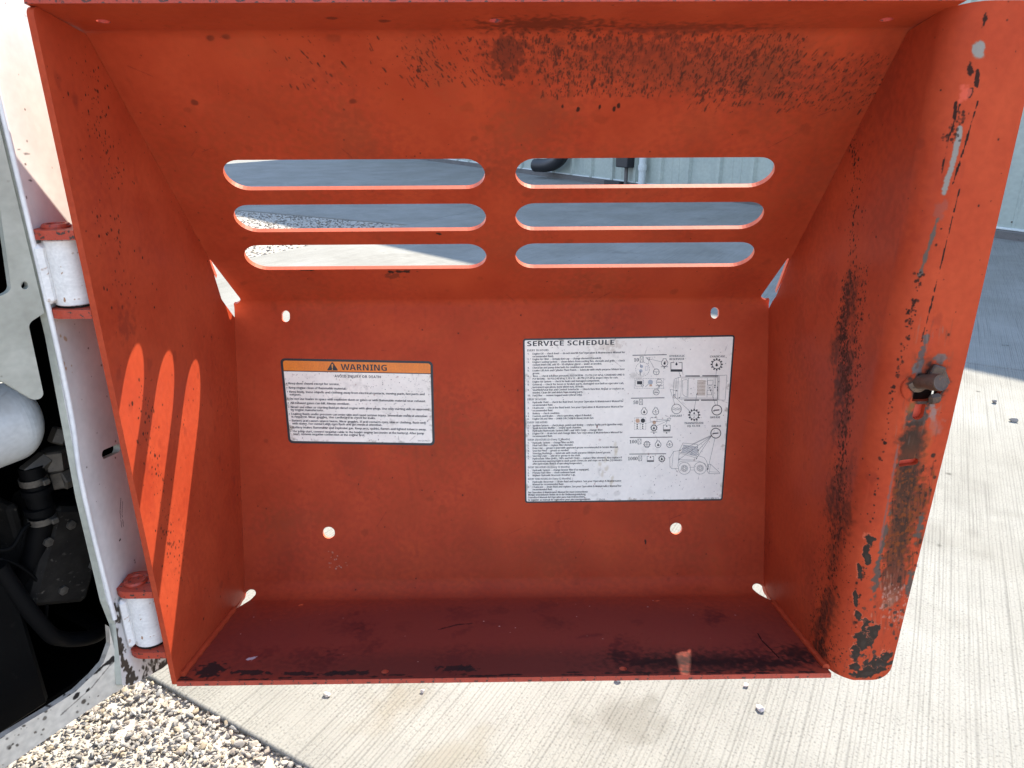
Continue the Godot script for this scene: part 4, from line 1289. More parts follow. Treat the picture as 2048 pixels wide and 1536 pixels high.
		for e in [[0, 1, Vector3.DOWN], [3, 2, Vector3.UP]]:
			quad(b, [pr[e[0]], pr[e[1]], bk[e[1]], bk[e[0]]], [e[2], e[2], e[2], e[2]], [uv[0], uv[1], uv[1], uv[0]])
	f.set_material(rm)
	b.set_material(M.red)
	part("rolled_edge", b.commit(f.commit()), root, null, o)
	# lip with the latch
	var lip := round_poly([Vector2(cx, 0.449), Vector2(0.5075, 0.4485), Vector2(0.5125, 0.80), Vector2(0.512, 1.245), Vector2(cx, 1.245)], [0, 0.022, 0, 0.022, 0])
	var latch_hole := capsule(Vector2(0.464, 0.861), Vector2(0.478, 0.861), 0.0165)
	var notch := round_poly([Vector2(0.4655, 0.822), Vector2(0.4785, 0.822), Vector2(0.4785, 0.841), Vector2(0.4665, 0.841)], [0.006, 0.006, 0.001, 0.001])
	var slot2 := capsule(Vector2(0.4645, 0.767), Vector2(0.48, 0.769), 0.0042)
	var lx := 0.37 + 0.0503 - 0.462
	part("latch_lip", plate(lip, [latch_hole, notch, slot2], TH, Vector3.ZERO, Vector3.RIGHT, Vector3.UP, Vector4(lx / 0.49, 1.0 / 0.49, 1.0 + 0.43 / 0.83, -1.0 / 0.83), rm, M.red), root, null, o, "lip with chipped paint and rust round the latch")
	var st := begin()
	box(st, Vector3(0.4735, 0.793, -0.0088), Vector3(0.045, 0.092, 0.004), Basis.IDENTITY, 0.001)
	part("backing_plate", st.commit(), root, M.red_clean, o)
	st = begin()
	box(st, Vector3(0.472, 0.866, -0.03), Vector3(0.05, 0.062, 0.018), Basis.IDENTITY, 0.002)
	box(st, Vector3(0.472, 0.890, -0.0142), Vector3(0.05, 0.014, 0.0145), Basis.IDENTITY, 0.001)  # upper and right walls added to keep sun out, so the hole stays dark
	box(st, Vector3(0.5015, 0.862, -0.0142), Vector3(0.008, 0.06, 0.0145), Basis.IDENTITY, 0.001)
	part("latch_housing", st.commit(), root, M.greasy, o)
	st = begin()
	var pin_axis := Vector3(0.12, 0.35, 1.0).normalized()
	lathe(st, Vector3(0.4645, 0.861, -0.02), pin_axis, [Vector2(0, 0), Vector2(0.012, 0), Vector2(0.012, 0.018), Vector2(0.0082, 0.020), Vector2(0.0082, 0.040), Vector2(0.0094, 0.041), Vector2(0.0094, 0.0525), Vector2(0.0088, 0.0542)], 28)
	var pin := part("latch_pin", st.commit(), root, M.pin, o, "worn dark latch pin")
	st = begin()
	lathe(st, Vector3(0.4645, 0.861, -0.02), pin_axis, [Vector2(0.0088, 0.0542), Vector2(0.007, 0.0536), Vector2(0, 0.0536)], 28)
	part("pin_end", st.commit(), pin, M.rusty)
	st = begin()
	box(st, Vector3(0.480, 0.880, 0.004), Vector3(0.015, 0.017, 0.006), Basis(Vector3.BACK, -0.3), 0.0015)
	box(st, Vector3(0.488, 0.874, 0.003), Vector3(0.012, 0.022, 0.005), Basis(Vector3.BACK, 0.5), 0.0015)
	box(st, Vector3(0.485, 0.849, 0.0035), Vector3(0.014, 0.012, 0.007), Basis(Vector3.BACK, 0.2), 0.003)
	part("latch_bracket", st.commit(), root, M.rusty, o)
	# weld beads along the bottom corners
	var dab := (PB - PA).normalized()
	var nab := Vector2(-dab.y, dab.x)
	if nab.y < 0: nab = -nab
	for sx in [-1.0, 1.0]:
		st = begin()
		var xw := 0.4235 if sx < 0 else HW
		var path := []
		for i in 22:
			var w := PA + dab * lerpf(0.012, 0.198, i / 21.0) + nab * 0.0015
			path.append(dp(sx * (xw - 0.0015) + sin(i * 2.3) * 0.0006, w))
		tube(st, path, 0.0048, 8)
		part("weld_bead", st.commit(), root, M.red, o)
	# hinge ears, pins
	for q in [[1.0305, 1.040, true], [0.9475, 0.957, false], [0.591, 0.6005, true], [0.4985, 0.508, false]]:
		st = begin()
		var ear := PackedVector2Array([Vector2(-0.4305, 0.0), Vector2(-0.4305, 0.044)])
		for k in 13:
			ear.append(Vector2(-0.4605, 0.022) + 0.0225 * Vector2(sin(PI * k / 12.0) * -1.0, cos(PI * k / 12.0)))
		ear.reverse()
		var em := plate(ear, [], q[1] - q[0], Vector3(0.0134, q[1], 0), Vector3.RIGHT, Vector3.FORWARD, Vector4(0, 1, 0, 1), M.red_worn, M.red_worn)
		part("hinge_ear", em, root, null, o + Vector3(-0.0134, 0, 0))
		if q[2]:
			lathe(st, Vector3(-0.4600, q[1] - 0.002, -0.022), Vector3.UP, [Vector2(0.014, 0), Vector2(0.014, 0.004), Vector2(0.0125, 0.0062), Vector2(0.009, 0.0062), Vector2(0.008, 0.004), Vector2(0, 0.004)], 24)
			part("hinge_pin", st.commit(), root, M.red_worn, o)
	labels(root, o)


# ================================================================ the labels
class Ink:
	var tris := PackedVector2Array()
	var kind := 0            # 0 warning label, 1 service label

	# zoomed drawing units to 0..1 on the label
	func uv(p: Vector2) -> Vector2:
		if kind == 0:
			var v := (p.y - 105.0) / 1083.0
			var l := 78.0 + v * 92.0
			var r := 1955.0 + v * 22.0
			return Vector2((p.x - l) / (r - l), v - (p.x - l) / (r - l) * 0.012)
		var q := Vector2(1040.0 + p.x * 0.2246, 665.0 + p.y * 0.2246) if kind == 1 else Vector2(1240.0 + p.x * 0.2245, 665.0 + p.y * 0.2246)
		var yt := 677.3 - 7.5 * (q.x - 1046.0) / 424.0
		var yb := 1006.0 - 5.0 * (q.x - 1050.0) / 395.0
		var vv := (q.y - yt) / (yb - yt)
		var ll := 1046.0 + 4.0 * vv
		var rr := 1470.0 - 25.0 * vv
		return Vector2((q.x - ll) / (rr - ll), vv)

	func poly(pts: Array):
		var a := PackedVector2Array(pts)
		var idx := Geometry2D.triangulate_polygon(a)
		for i in idx: tris.append(uv(a[i]))

	func line(pts: Array, wd := 2.6, closed := false):
		var n := pts.size()
		for i in (n if closed else n - 1):
			var a: Vector2 = pts[i]
			var b: Vector2 = pts[(i + 1) % n]
			var d := (b - a).normalized()
			var o := d.orthogonal() * wd / 2
			var e := d * wd * 0.3
			for p in [a - e + o, b + e + o, b + e - o, a - e + o, b + e - o, a - e - o]: tris.append(uv(p))

	func dashes(pts: Array, wd: float, on: float, off: float):
		for i in pts.size() - 1:
			var a: Vector2 = pts[i]
			var b: Vector2 = pts[i + 1]
			var ln := a.distance_to(b)
			var t := 0.0
			while t < ln:
				line([a.lerp(b, t / ln), a.lerp(b, minf(t + on, ln) / ln)], wd)
				t += on + off

	func ring(c: Vector2, r: float, wd := 3.0, from := 0.0, to := TAU, seg := 28):
		var pts := []
		for k in seg + 1: pts.append(c + Vector2(r, 0).rotated(lerpf(from, to, float(k) / seg)))
		line(pts, wd)

	func disc(c: Vector2, r: float):
		var pts := []
		for k in 18: pts.append(c + Vector2(r, 0).rotated(TAU * k / 18.0))
		poly(pts)

	func drop(c: Vector2, s: float):
		poly([c + Vector2(0, -1.5) * s, c + Vector2(0.75, -0.1) * s, c + Vector2(0.85, 0.45) * s, c + Vector2(0.5, 0.95) * s, c + Vector2(0, 1.05) * s, c + Vector2(-0.5, 0.95) * s, c + Vector2(-0.85, 0.45) * s, c + Vector2(-0.75, -0.1) * s])

	func gear(c: Vector2, r: float, wd: float, n := 12):
		ring(c, r * 0.82, wd)
		for k in n:
			var d := Vector2(1, 0).rotated(TAU * k / n)
			line([c + d * r * 0.84, c + d * r * 1.06], r * 0.26)

	func oil(c: Vector2, r: float, full: bool):
		ring(c, r, 4.0, -PI / 2 + 0.5, PI * 1.5 - 0.5)
		line([c + Vector2(-r * 0.48, -r * 0.88), c + Vector2(-r * 0.48, -r * 1.3), c + Vector2(r * 0.48, -r * 1.3), c + Vector2(r * 0.48, -r * 0.88)], 4.0)
		if full:
			drop(c + Vector2(0, 2), r * 0.42)
		else:
			disc(c + Vector2(0, -r * 0.35), r * 0.2)
			dashes([c + Vector2(-r, 0), c + Vector2(r, 0)], 3.0, 8, 4)
			line([c + Vector2(-r * 0.3, r * 0.6), c + Vector2(0, r * 0.2), c + Vector2(r * 0.3, r * 0.6)], 2.5)

	func tank(a: Vector2, b: Vector2, wd: float):
		line([a, Vector2(a.x, b.y), b, Vector2(b.x, a.y)], wd)
		line([a, a + Vector2((b.x - a.x) * 0.28, 0)], wd)
		line([Vector2(b.x, a.y), Vector2(b.x - (b.x - a.x) * 0.28, a.y)], wd)
		poly([Vector2(a.x, b.y), b, b - Vector2(0, (b.y - a.y) * 0.24), Vector2(a.x, b.y - (b.y - a.y) * 0.24)])
		drop(Vector2((a.x + b.x) / 2, a.y + (b.y - a.y) * 0.16), (b.x - a.x) * 0.12)

	func glass(a: Vector2, b: Vector2):
		line([a, Vector2(b.x, a.y), b, Vector2(a.x, b.y)], 3.0, true)
		line([a + Vector2(4, 3), a.lerp(b, 0.5) + Vector2(-3, 0), Vector2(a.x + 4, b.y - 3)], 2.4)
		line([Vector2(b.x - 4, a.y + 3), a.lerp(b, 0.5) + Vector2(3, 0), b - Vector2(4, 3)], 2.4)

	func stand(c: Vector2, half: float):
		line([c - Vector2(half, 0), c + Vector2(half, 0)], 4.0)
		poly([c + Vector2(0, 2), c + Vector2(9, 14), c + Vector2(-9, 14)])

	func arrow(a: Vector2, b: Vector2):
		line([a, b], 2.4)
		var d := (b - a).normalized()
		poly([b, b - d * 16 + d.orthogonal() * 6, b - d * 16 - d.orthogonal() * 6])


var fonts := {}


func font(bold: bool, serif := false) -> Font:
	var key := str(bold) + str(serif)
	if not fonts.has(key):
		var f := SystemFont.new()
		f.font_names = PackedStringArray(["Droid Serif" if serif else "Droid Sans"])
		f.font_weight = 700 if bold else 400
		fonts[key] = f
	return fonts[key]


var caps := {}


func write(ink: Ink, text: String, x0: float, x1: float, y: float, cap: float, bold := false, serif := false):
	var key := str(bold) + str(serif)
	if not caps.has(key):
		var h := glyphs("H", bold, serif)
		var lo := 1e9
		var hi := -1e9
		for v in h:
			lo = minf(lo, v.y)
			hi = maxf(hi, v.y)
		caps[key] = [lo, hi]
	var vs := glyphs(text, bold, serif)
	var l := 1e9
	var r := -1e9
	for v in vs:
		l = minf(l, v.x)
		r = maxf(r, v.x)
	var a := ink.uv(Vector2(x0, y + cap / 2))
	var b := ink.uv(Vector2(x1, y + cap / 2))
	var c := ink.uv(Vector2(x0, y - cap / 2))
	var sx := (b.x - a.x) / (r - l)
	var sy: float = (c.y - a.y) / (caps[key][1] - caps[key][0])
	for v in vs:
		ink.tris.append(Vector2(a.x + (v.x - l) * sx, a.y + (v.y - caps[key][0]) * sy))


func glyphs(text: String, bold: bool, serif: bool) -> PackedVector3Array:
	var t := TextMesh.new()
	t.font = font(bold, serif)
	t.text = text
	t.font_size = 24
	t.pixel_size = 0.01
	t.depth = 0.0
	t.curve_step = 3.0
	t.horizontal_alignment = HORIZONTAL_ALIGNMENT_LEFT
	var arr := t.surface_get_arrays(0)
	var vs: PackedVector3Array = arr[Mesh.ARRAY_VERTEX]
	var idx: PackedInt32Array = arr[Mesh.ARRAY_INDEX] if arr[Mesh.ARRAY_INDEX] != null else PackedInt32Array(range(vs.size()))
	var out := PackedVector3Array()
	for i in idx: out.append(vs[i])
	return out


var dbc_dir := (PC - PB).normalized()


func lay(cn: Array, uv: Vector2, lift: float) -> Vector3:
	# cn: corners on the lower panel (x, distance up from the bottom bend): top left, top right, bottom left, bottom right
	var p: Vector2 = cn[0].lerp(cn[1], uv.x).lerp(cn[2].lerp(cn[3], uv.x), uv.y)
	var n := Vector2(-dbc_dir.y, dbc_dir.x)
	if n.x > 0: n = -n
	return dp(p.x, PB + dbc_dir * p.y + n * lift)


func face_normal() -> Vector3:
	var n := Vector2(-dbc_dir.y, dbc_dir.x)
	if n.x > 0: n = -n
	return Vector3(0, n.y, -n.x)


func print_mesh(ink: Ink, cn: Array, lift: float) -> ArrayMesh:
	var st := begin()
	var n := face_normal()
	for i in range(0, ink.tris.size() - 2, 3):
		tri(st, [lay(cn, ink.tris[i], lift), lay(cn, ink.tris[i + 1], lift), lay(cn, ink.tris[i + 2], lift)], [n, n, n])
	return st.commit()


func sheet(cn: Array, l: float, t: float, r: float, b: float, rad: Vector4, lift: float, asp: float, bottom := 0.0) -> ArrayMesh:
	# rounded sheet in label units; rad = corner radii as a share of the width; asp = width / height
	var pts := []
	for q in [[l, t, rad.x, PI], [r, t, rad.y, -PI / 2], [r, b, rad.z, 0.0], [l, b, rad.w, PI / 2]]:
		var rr: float = q[2]
		if rr <= 0.0:
			pts.append(Vector2(q[0], q[1]))
			continue
		var c := Vector2(q[0] + (rr if q[0] == l else -rr), q[1] + (rr * asp if q[1] == t else -rr * asp))
		for k in 7:
			var a: float = q[3] + PI / 2 * k / 6.0
			pts.append(c + Vector2(cos(a) * rr, sin(a) * rr * asp))
	var st := begin()
	var n := face_normal()
	var arr := PackedVector2Array(pts)
	var idx := Geometry2D.triangulate_polygon(arr)
	for i in range(0, idx.size(), 3):
		var p := []
		var uv := []
		for k in 3:
			p.append(lay(cn, arr[idx[i + k]], lift))
			uv.append(arr[idx[i + k]])
		tri(st, p, [n, n, n], uv)
	for i in arr.size():
		var a := arr[i]
		var c := arr[(i + 1) % arr.size()]
		var p0 := lay(cn, a, lift)
		var p1 := lay(cn, c, lift)
		var m := (p1 - p0).cross(n).normalized()
		if m.dot(p0 - lay(cn, Vector2((l + r) / 2, (t + b) / 2), lift)) < 0: m = -m
		quad(st, [p0, p1, lay(cn, c, bottom), lay(cn, a, bottom)], [m, m, m, m], [a, c, c, a])
	return st.commit()


func label_paper(col: Color, sd: int, wm: float, hm: float) -> StandardMaterial3D:
	var cv := Canvas.new(wm, hm, 1500.0, 0, 0, sd)
	cv.fill(col, col.darkened(0.045), 0.015, 0.38, 0.06)
	cv.flecks(700, 0, 0, wm, hm, 0.0003, 0.0009, 1.4, 0, Color8(84, 78, 72), 0.7, 0.35, 12)
	cv.flecks(50, 0, 0, wm, hm, 0.0008, 0.002, 1.2, 0, Color8(150, 112, 98), 0.5, 0.3, 8)
	for k in 22:
		cv.blob(cv.rnd.randf() * wm, cv.rnd.randf() * hm, cv.rnd.randf_range(0.003, 0.012), cv.rnd.randf_range(0.003, 0.01), 0, Color8(160, 154, 142), cv.rnd.randf_range(0.08, 0.24), 0.8, 0.5)
	for k in 60:
		var e := cv.rnd.randi() % 4
		var q := Vector2(cv.rnd.randf() * wm, (0.0 if e == 0 else hm)) if e < 2 else Vector2((0.0 if e == 2 else wm), cv.rnd.randf() * hm)
		cv.blob(q.x, q.y, cv.rnd.randf_range(0.003, 0.012), cv.rnd.randf_range(0.003, 0.009), 0, Color8(150, 138, 120), cv.rnd.randf_range(0.2, 0.5), 0.8, 0.5)
	for k in 26:
		var x0 := cv.rnd.randf() * wm
		var y0 := cv.rnd.randf() * hm
		cv.stroke([Vector2(x0, y0), Vector2(x0 + cv.rnd.randf_range(-0.012, 0.012), y0 + cv.rnd.randf_range(-0.012, 0.012))], 0.0004, Color8(140, 132, 124), 0.35, 0.5, 0)
	if sd == 302:
		for k in 9:
			cv.blob(0.14 + cv.rnd.randfn(0, 0.012), 0.03 + k * 0.008, 0.004, 0.007, 0, Color8(178, 160, 120), 0.28, 0.8, 0.4)
		cv.blob(0.135, 0.255, 0.03, 0.012, 0, Color8(176, 160, 140), 0.35, 0.9, 0.6)
		cv.blob(0.118, 0.124, 0.0014, 0.004, 0, Color8(90, 50, 44), 0.9, 0.3, 0.5)
	return cv.material(0.01)


func labels(root: Node, o: Vector3):
	var ink_black := plain(Color8(26, 24, 25), 0.4)
	# ---- the warning label
	var wc := [Vector2(-0.3535, 0.3882), Vector2(-0.1095, 0.3812), Vector2(-0.3445, 0.2508), Vector2(-0.1085, 0.2447)]
	var asp := 1.76
	var label := part("warning_label", sheet(wc, 0, 0, 1, 1, Vector4(0.03, 0.03, 0.03, 0.03), 0.0003, asp), root, ink_black, o, "black bordered label headed WARNING in orange")
	part("sheet", sheet(wc, 0.016, 0.152, 0.984, 0.972, Vector4(0, 0, 0.018, 0.018), 0.0005, asp, 0.0003), label, label_paper(Color8(246, 240, 226), 301, 0.24, 0.137))
	part("header_band", sheet(wc, 0.016, 0.026, 0.984, 0.142, Vector4(0.018, 0.018, 0, 0), 0.0005, asp, 0.0003), label, mottled(Color8(230, 130, 26), Color8(220, 120, 22), Color8(150, 84, 26), 0.1, 0.08, 0.4, 0.005, 141))
	var ink := Ink.new()
	write(ink, "WARNING", 825, 1390, 205, 76, true)
	write(ink, "AVOID INJURY OR DEATH", 745, 1310, 322, 33, true)
	for q in [["Keep door closed except for service.", 178, 805, 423, 1], ["Keep engine clean of flammable material.", 182, 885, 478, 1], ["Keep body, loose objects and clothing away from electrical contacts, moving parts, hot parts and", 188, 1850, 530, 1], ["exhaust.", 192, 330, 565, 0], ["Do not use loader in space with explosive dusts or gases or with flammable material near exhaust.", 192, 1865, 619, 1], ["All exhaust gases can kill. Always ventilate.", 198, 930, 672, 1], ["Never use ether or starting fluid on diesel engine with glow plugs. Use only starting aids as approved", 203, 1905, 725, 1], ["by engine manufacturer.", 207, 610, 760, 0], ["Leaking fluids under pressure can enter skin and cause serious injury. Immediate medical attention", 208, 1880, 812, 1], ["is required. Wear goggles. Use cardboard to check for leaks.", 212, 1245, 848, 0], ["Battery acid causes severe burns. Wear goggles. If acid contacts eyes, skin or clothing, flush well", 215, 1860, 898, 1], ["with water. For contact with eyes flush and get medical attention.", 220, 1325, 935, 0], ["Battery makes flammable and explosive gas. Keep arcs, sparks, flames and lighted tobacco away.", 222, 1870, 984, 1], ["For jump start, connect negative cable to the loader engine last (never at the battery). After jump", 225, 1840, 1035, 1], ["start, remove negative connection at the engine first.", 230, 1112, 1070, 0]]:
		write(ink, q[0], q[1], q[2], q[3] - 2, 26)
		write(ink, q[0], q[1] + 4.5, q[2] + 4.5, q[3] - 2, 26)
		if q[4]: ink.disc(Vector2(q[1] - 24, q[3]), 6)
	write(ink, "27010", 208, 283, 1140, 17)
	write(ink, "SW 6579511", 1768, 1918, 1140, 17)
	part("lettering", print_mesh(ink, wc, 0.0006), label, ink_black)
	ink = Ink.new()
	ink.poly([Vector2(718, 147), Vector2(728, 150), Vector2(787, 245), Vector2(781, 252), Vector2(662, 252), Vector2(656, 244), Vector2(710, 150)])
	part("warning_triangle", print_mesh(ink, wc, 0.00062), label, ink_black)
	ink = Ink.new()
	ink.poly([Vector2(708, 178), Vector2(718, 166), Vector2(730, 178), Vector2(723, 226), Vector2(715, 226)])
	ink.disc(Vector2(719, 239), 6.5)
	part("exclamation_mark", print_mesh(ink, wc, 0.0007), label, plain(Color8(216, 140, 50), 0.4))
	# ---- the service label
	var sc := [Vector2(0.0354, 0.4163), Vector2(0.3762, 0.4196), Vector2(0.0369, 0.1486), Vector2(0.3602, 0.1494)]
	asp = 1.25
	label = part("service_label", sheet(sc, 0, 0, 1, 1, Vector4(0.012, 0.012, 0.012, 0.012), 0.0003, asp), root, ink_black, o, "large white label headed SERVICE SCHEDULE with loader drawings")
	part("sheet", sheet(sc, 0.008, 0.010, 0.992, 0.990, Vector4(0.006, 0.006, 0.006, 0.006), 0.0005, asp, 0.0003), label, label_paper(Color8(246, 241, 228), 302, 0.34, 0.268))
	ink = Ink.new()
	ink.kind = 1
	write(ink, "SERVICE SCHEDULE", 65, 838, 99, 43, true)
	for q in [["EVERY 10 HOURS", 65, 253, 158], ["EVERY 50 HOURS", 67, 234, 590], ["EVERY 100 HOURS", 68, 243, 795], ["EVERY 250 HOURS (Or Every 12 Months)", 70, 443, 949], ["EVERY 500 HOURS (Or Every 12 Months)", 71, 441, 1196], ["EVERY 1000 HOURS (Or Every 12 Months)", 71, 452, 1301]]:
		write(ink, q[0], q[1], q[2], q[3], 17, true)
	for q in [["1.", "Engine Oil — check level — do not overfill (See Operation & Maintenance Manual for", 112, 932, 187], ["", "recommended fluid).", 112, 298, 211], ["2.", "Engine Air Filter — (empty dust cap — change element if needed).", 112, 722, 235], ["3.", "Engine Cooling System — clean debris from cooling fins, shrouds and grills — check", 112, 930, 260], ["", "coolant level cold, add 50—50 ethylene glycol — water as needed.", 112, 726, 284], ["4.", "Check fan and pump drive belts for condition and tension.", 112, 648, 310], ["5.", "Loader Lift Arm and Cylinder Pivot Points — lubricate with multi-purpose lithium base", 112, 928, 335], ["", "grease.", 112, 176, 359], ["6.", "Tires — check inflation pressure, FLOTATION - 35 PSI (241 kPa), STANDARD AND 6", 112, 926, 384], ["", "PLY RATING - 50 PSI (340 kPa), 5.70 x 12 - 40 PSI (275 kPa), inspect tires for cuts.", 112, 872, 408], ["7.", "Engine Air System — check for leaks and damaged components.", 112, 710, 433], ["8.", "General — check for loose or broken parts, damaged seat belt or operator cab,", 112, 922, 458], ["", "instrument operations, loose wheel nuts, oil leaks.", 112, 568, 482], ["9.", "Seat Belt/Seat Bar and Control Interlocks — Check function. Repair or replace as", 112, 922, 506], ["", "needed. Clean dirt and debris from moving parts.", 112, 558, 530], ["10.", "Fuel Filter — remove trapped water (diesel only).", 112, 551, 555], ["1.", "Hydraulic Fluid — check the fluid level. See your Operation & Maintenance Manual for", 112, 918, 616], ["", "recommended fluid.", 112, 291, 640], ["2.", "Chaincase — check the fluid level. See your Operation & Maintenance Manual for", 112, 918, 665], ["", "recommended fluid.", 112, 291, 689], ["3.", "Battery — check condition.", 112, 354, 714], ["4.", "Controls and Brakes — check operation, adjust if needed.", 112, 636, 738], ["5.", "Engine Oil and Filter — (440B S/N 25000 & Above) drain hot.", 112, 655, 762], ["1.", "Ignition System — check plugs, points and timing — replace faulty parts (gasoline only).", 112, 912, 822], ["2.", "Spark Arrestor Muffler — empty spark chamber.", 112, 546, 845], ["3.", "Hydraulic/Hydrostatic System (440's and 540's Only) — change filter.", 112, 736, 869], ["4.", "Engine Oil — drain hot and change filter. See Operation & Maintenance Manual for", 112, 911, 893], ["", "recommended fluid.", 112, 288, 917], ["1.", "Hydraulic System — change filter on 843.", 112, 480, 976], ["2.", "Final Fuel Filter — replace filter element.", 112, 470, 999], ["3.", "Drive Line — grease U-joint with approved grease recommended in Service Manual.", 112, 872, 1024], ["4.", "Seat Bar Pivot — grease as needed.", 112, 434, 1047], ["5.", "Steering Bushings — lubricate with multi-purpose lithium-based grease.", 112, 806, 1071], ["6.", "Steering Lever — add oil or grease to the shaft.", 112, 536, 1094], ["7.", "Hydrostatic Filter (640's, 740's and 843 Only) — replace filter element. Also replace if", 112, 905, 1118], ["", "transmission warning light in dash panel comes on and stays on for five (5) minutes", 112, 905, 1141], ["", "after hydrostatic fluid is at operating temperature.", 112, 553, 1164], ["1.", "Hydraulic System — change bronze filter if so equipped.", 112, 613, 1222], ["2.", "Primary Fuel Filter — clean sediment bowl.", 112, 492, 1245], ["3.", "Replace Hydraulic Reservoir Breather Cap.", 112, 492, 1268], ["1.", "Hydraulic Reservoir — drain fluid and replace. See your Operation & Maintenance", 112, 898, 1327], ["", "Manual for recommended fluid.", 112, 388, 1350], ["2.", "Chaincase — drain fluid and replace. See your Operation & Maintenance Manual for", 112, 898, 1373], ["", "recommended fluid.", 112, 287, 1396], ["", "See Operation & Maintenance Manual for more instructions.", 71, 598, 1422], ["", "Weitere instruktionen finden sie in der Bedienungsanleitung.", 71, 585, 1444], ["", "Consulta el Manual del Operador para mas instrucciónes.", 71, 577, 1467], ["", "Se reporter au manual de l'opérateur pour plus enseignements.", 71, 627, 1490]]:
		write(ink, q[1], q[2], q[3], q[4], 16)
		write(ink, q[1], q[2] + 1.8, q[3] + 1.8, q[4], 16)
		if q[0]: write(ink, q[0], 68, 82 if q[0].length() < 3 else 94, q[4], 15, true)
	write(ink, "20006", 703, 756, 1486, 14)
	part("lettering", print_mesh(ink, sc, 0.0006), label, ink_black)
	ink = Ink.new()
	ink.kind = 2
	write(ink, "10", 122, 166, 240, 30, true, true)
	write(ink, "50", 117, 160, 616, 30, true, true)
	write(ink, "100", 83, 148, 966, 30, true, true)
	write(ink, "1000", 68, 155, 1117, 30, true, true)
	for q in [["HYDRAULIC", 440, 575, 207], ["RESERVOIR", 440, 571, 234], ["CHAINCASE", 802, 932, 211], ["COOLANT", 445, 552, 736], ["TRANSMISSION", 572, 740, 801], ["OIL FILTER", 597, 713, 826], ["GREASE", 802, 890, 749], ["GREASE", 815, 900, 827]]:
		write(ink, q[0], q[1], q[2], q[3], 17, true)
	write(ink, "SW 05 6567875", 745, 880, 1476, 12)
	part("drawing_captions", print_mesh(ink, sc, 0.0006), label, ink_black)
	diagrams(label, sc, ink_black)


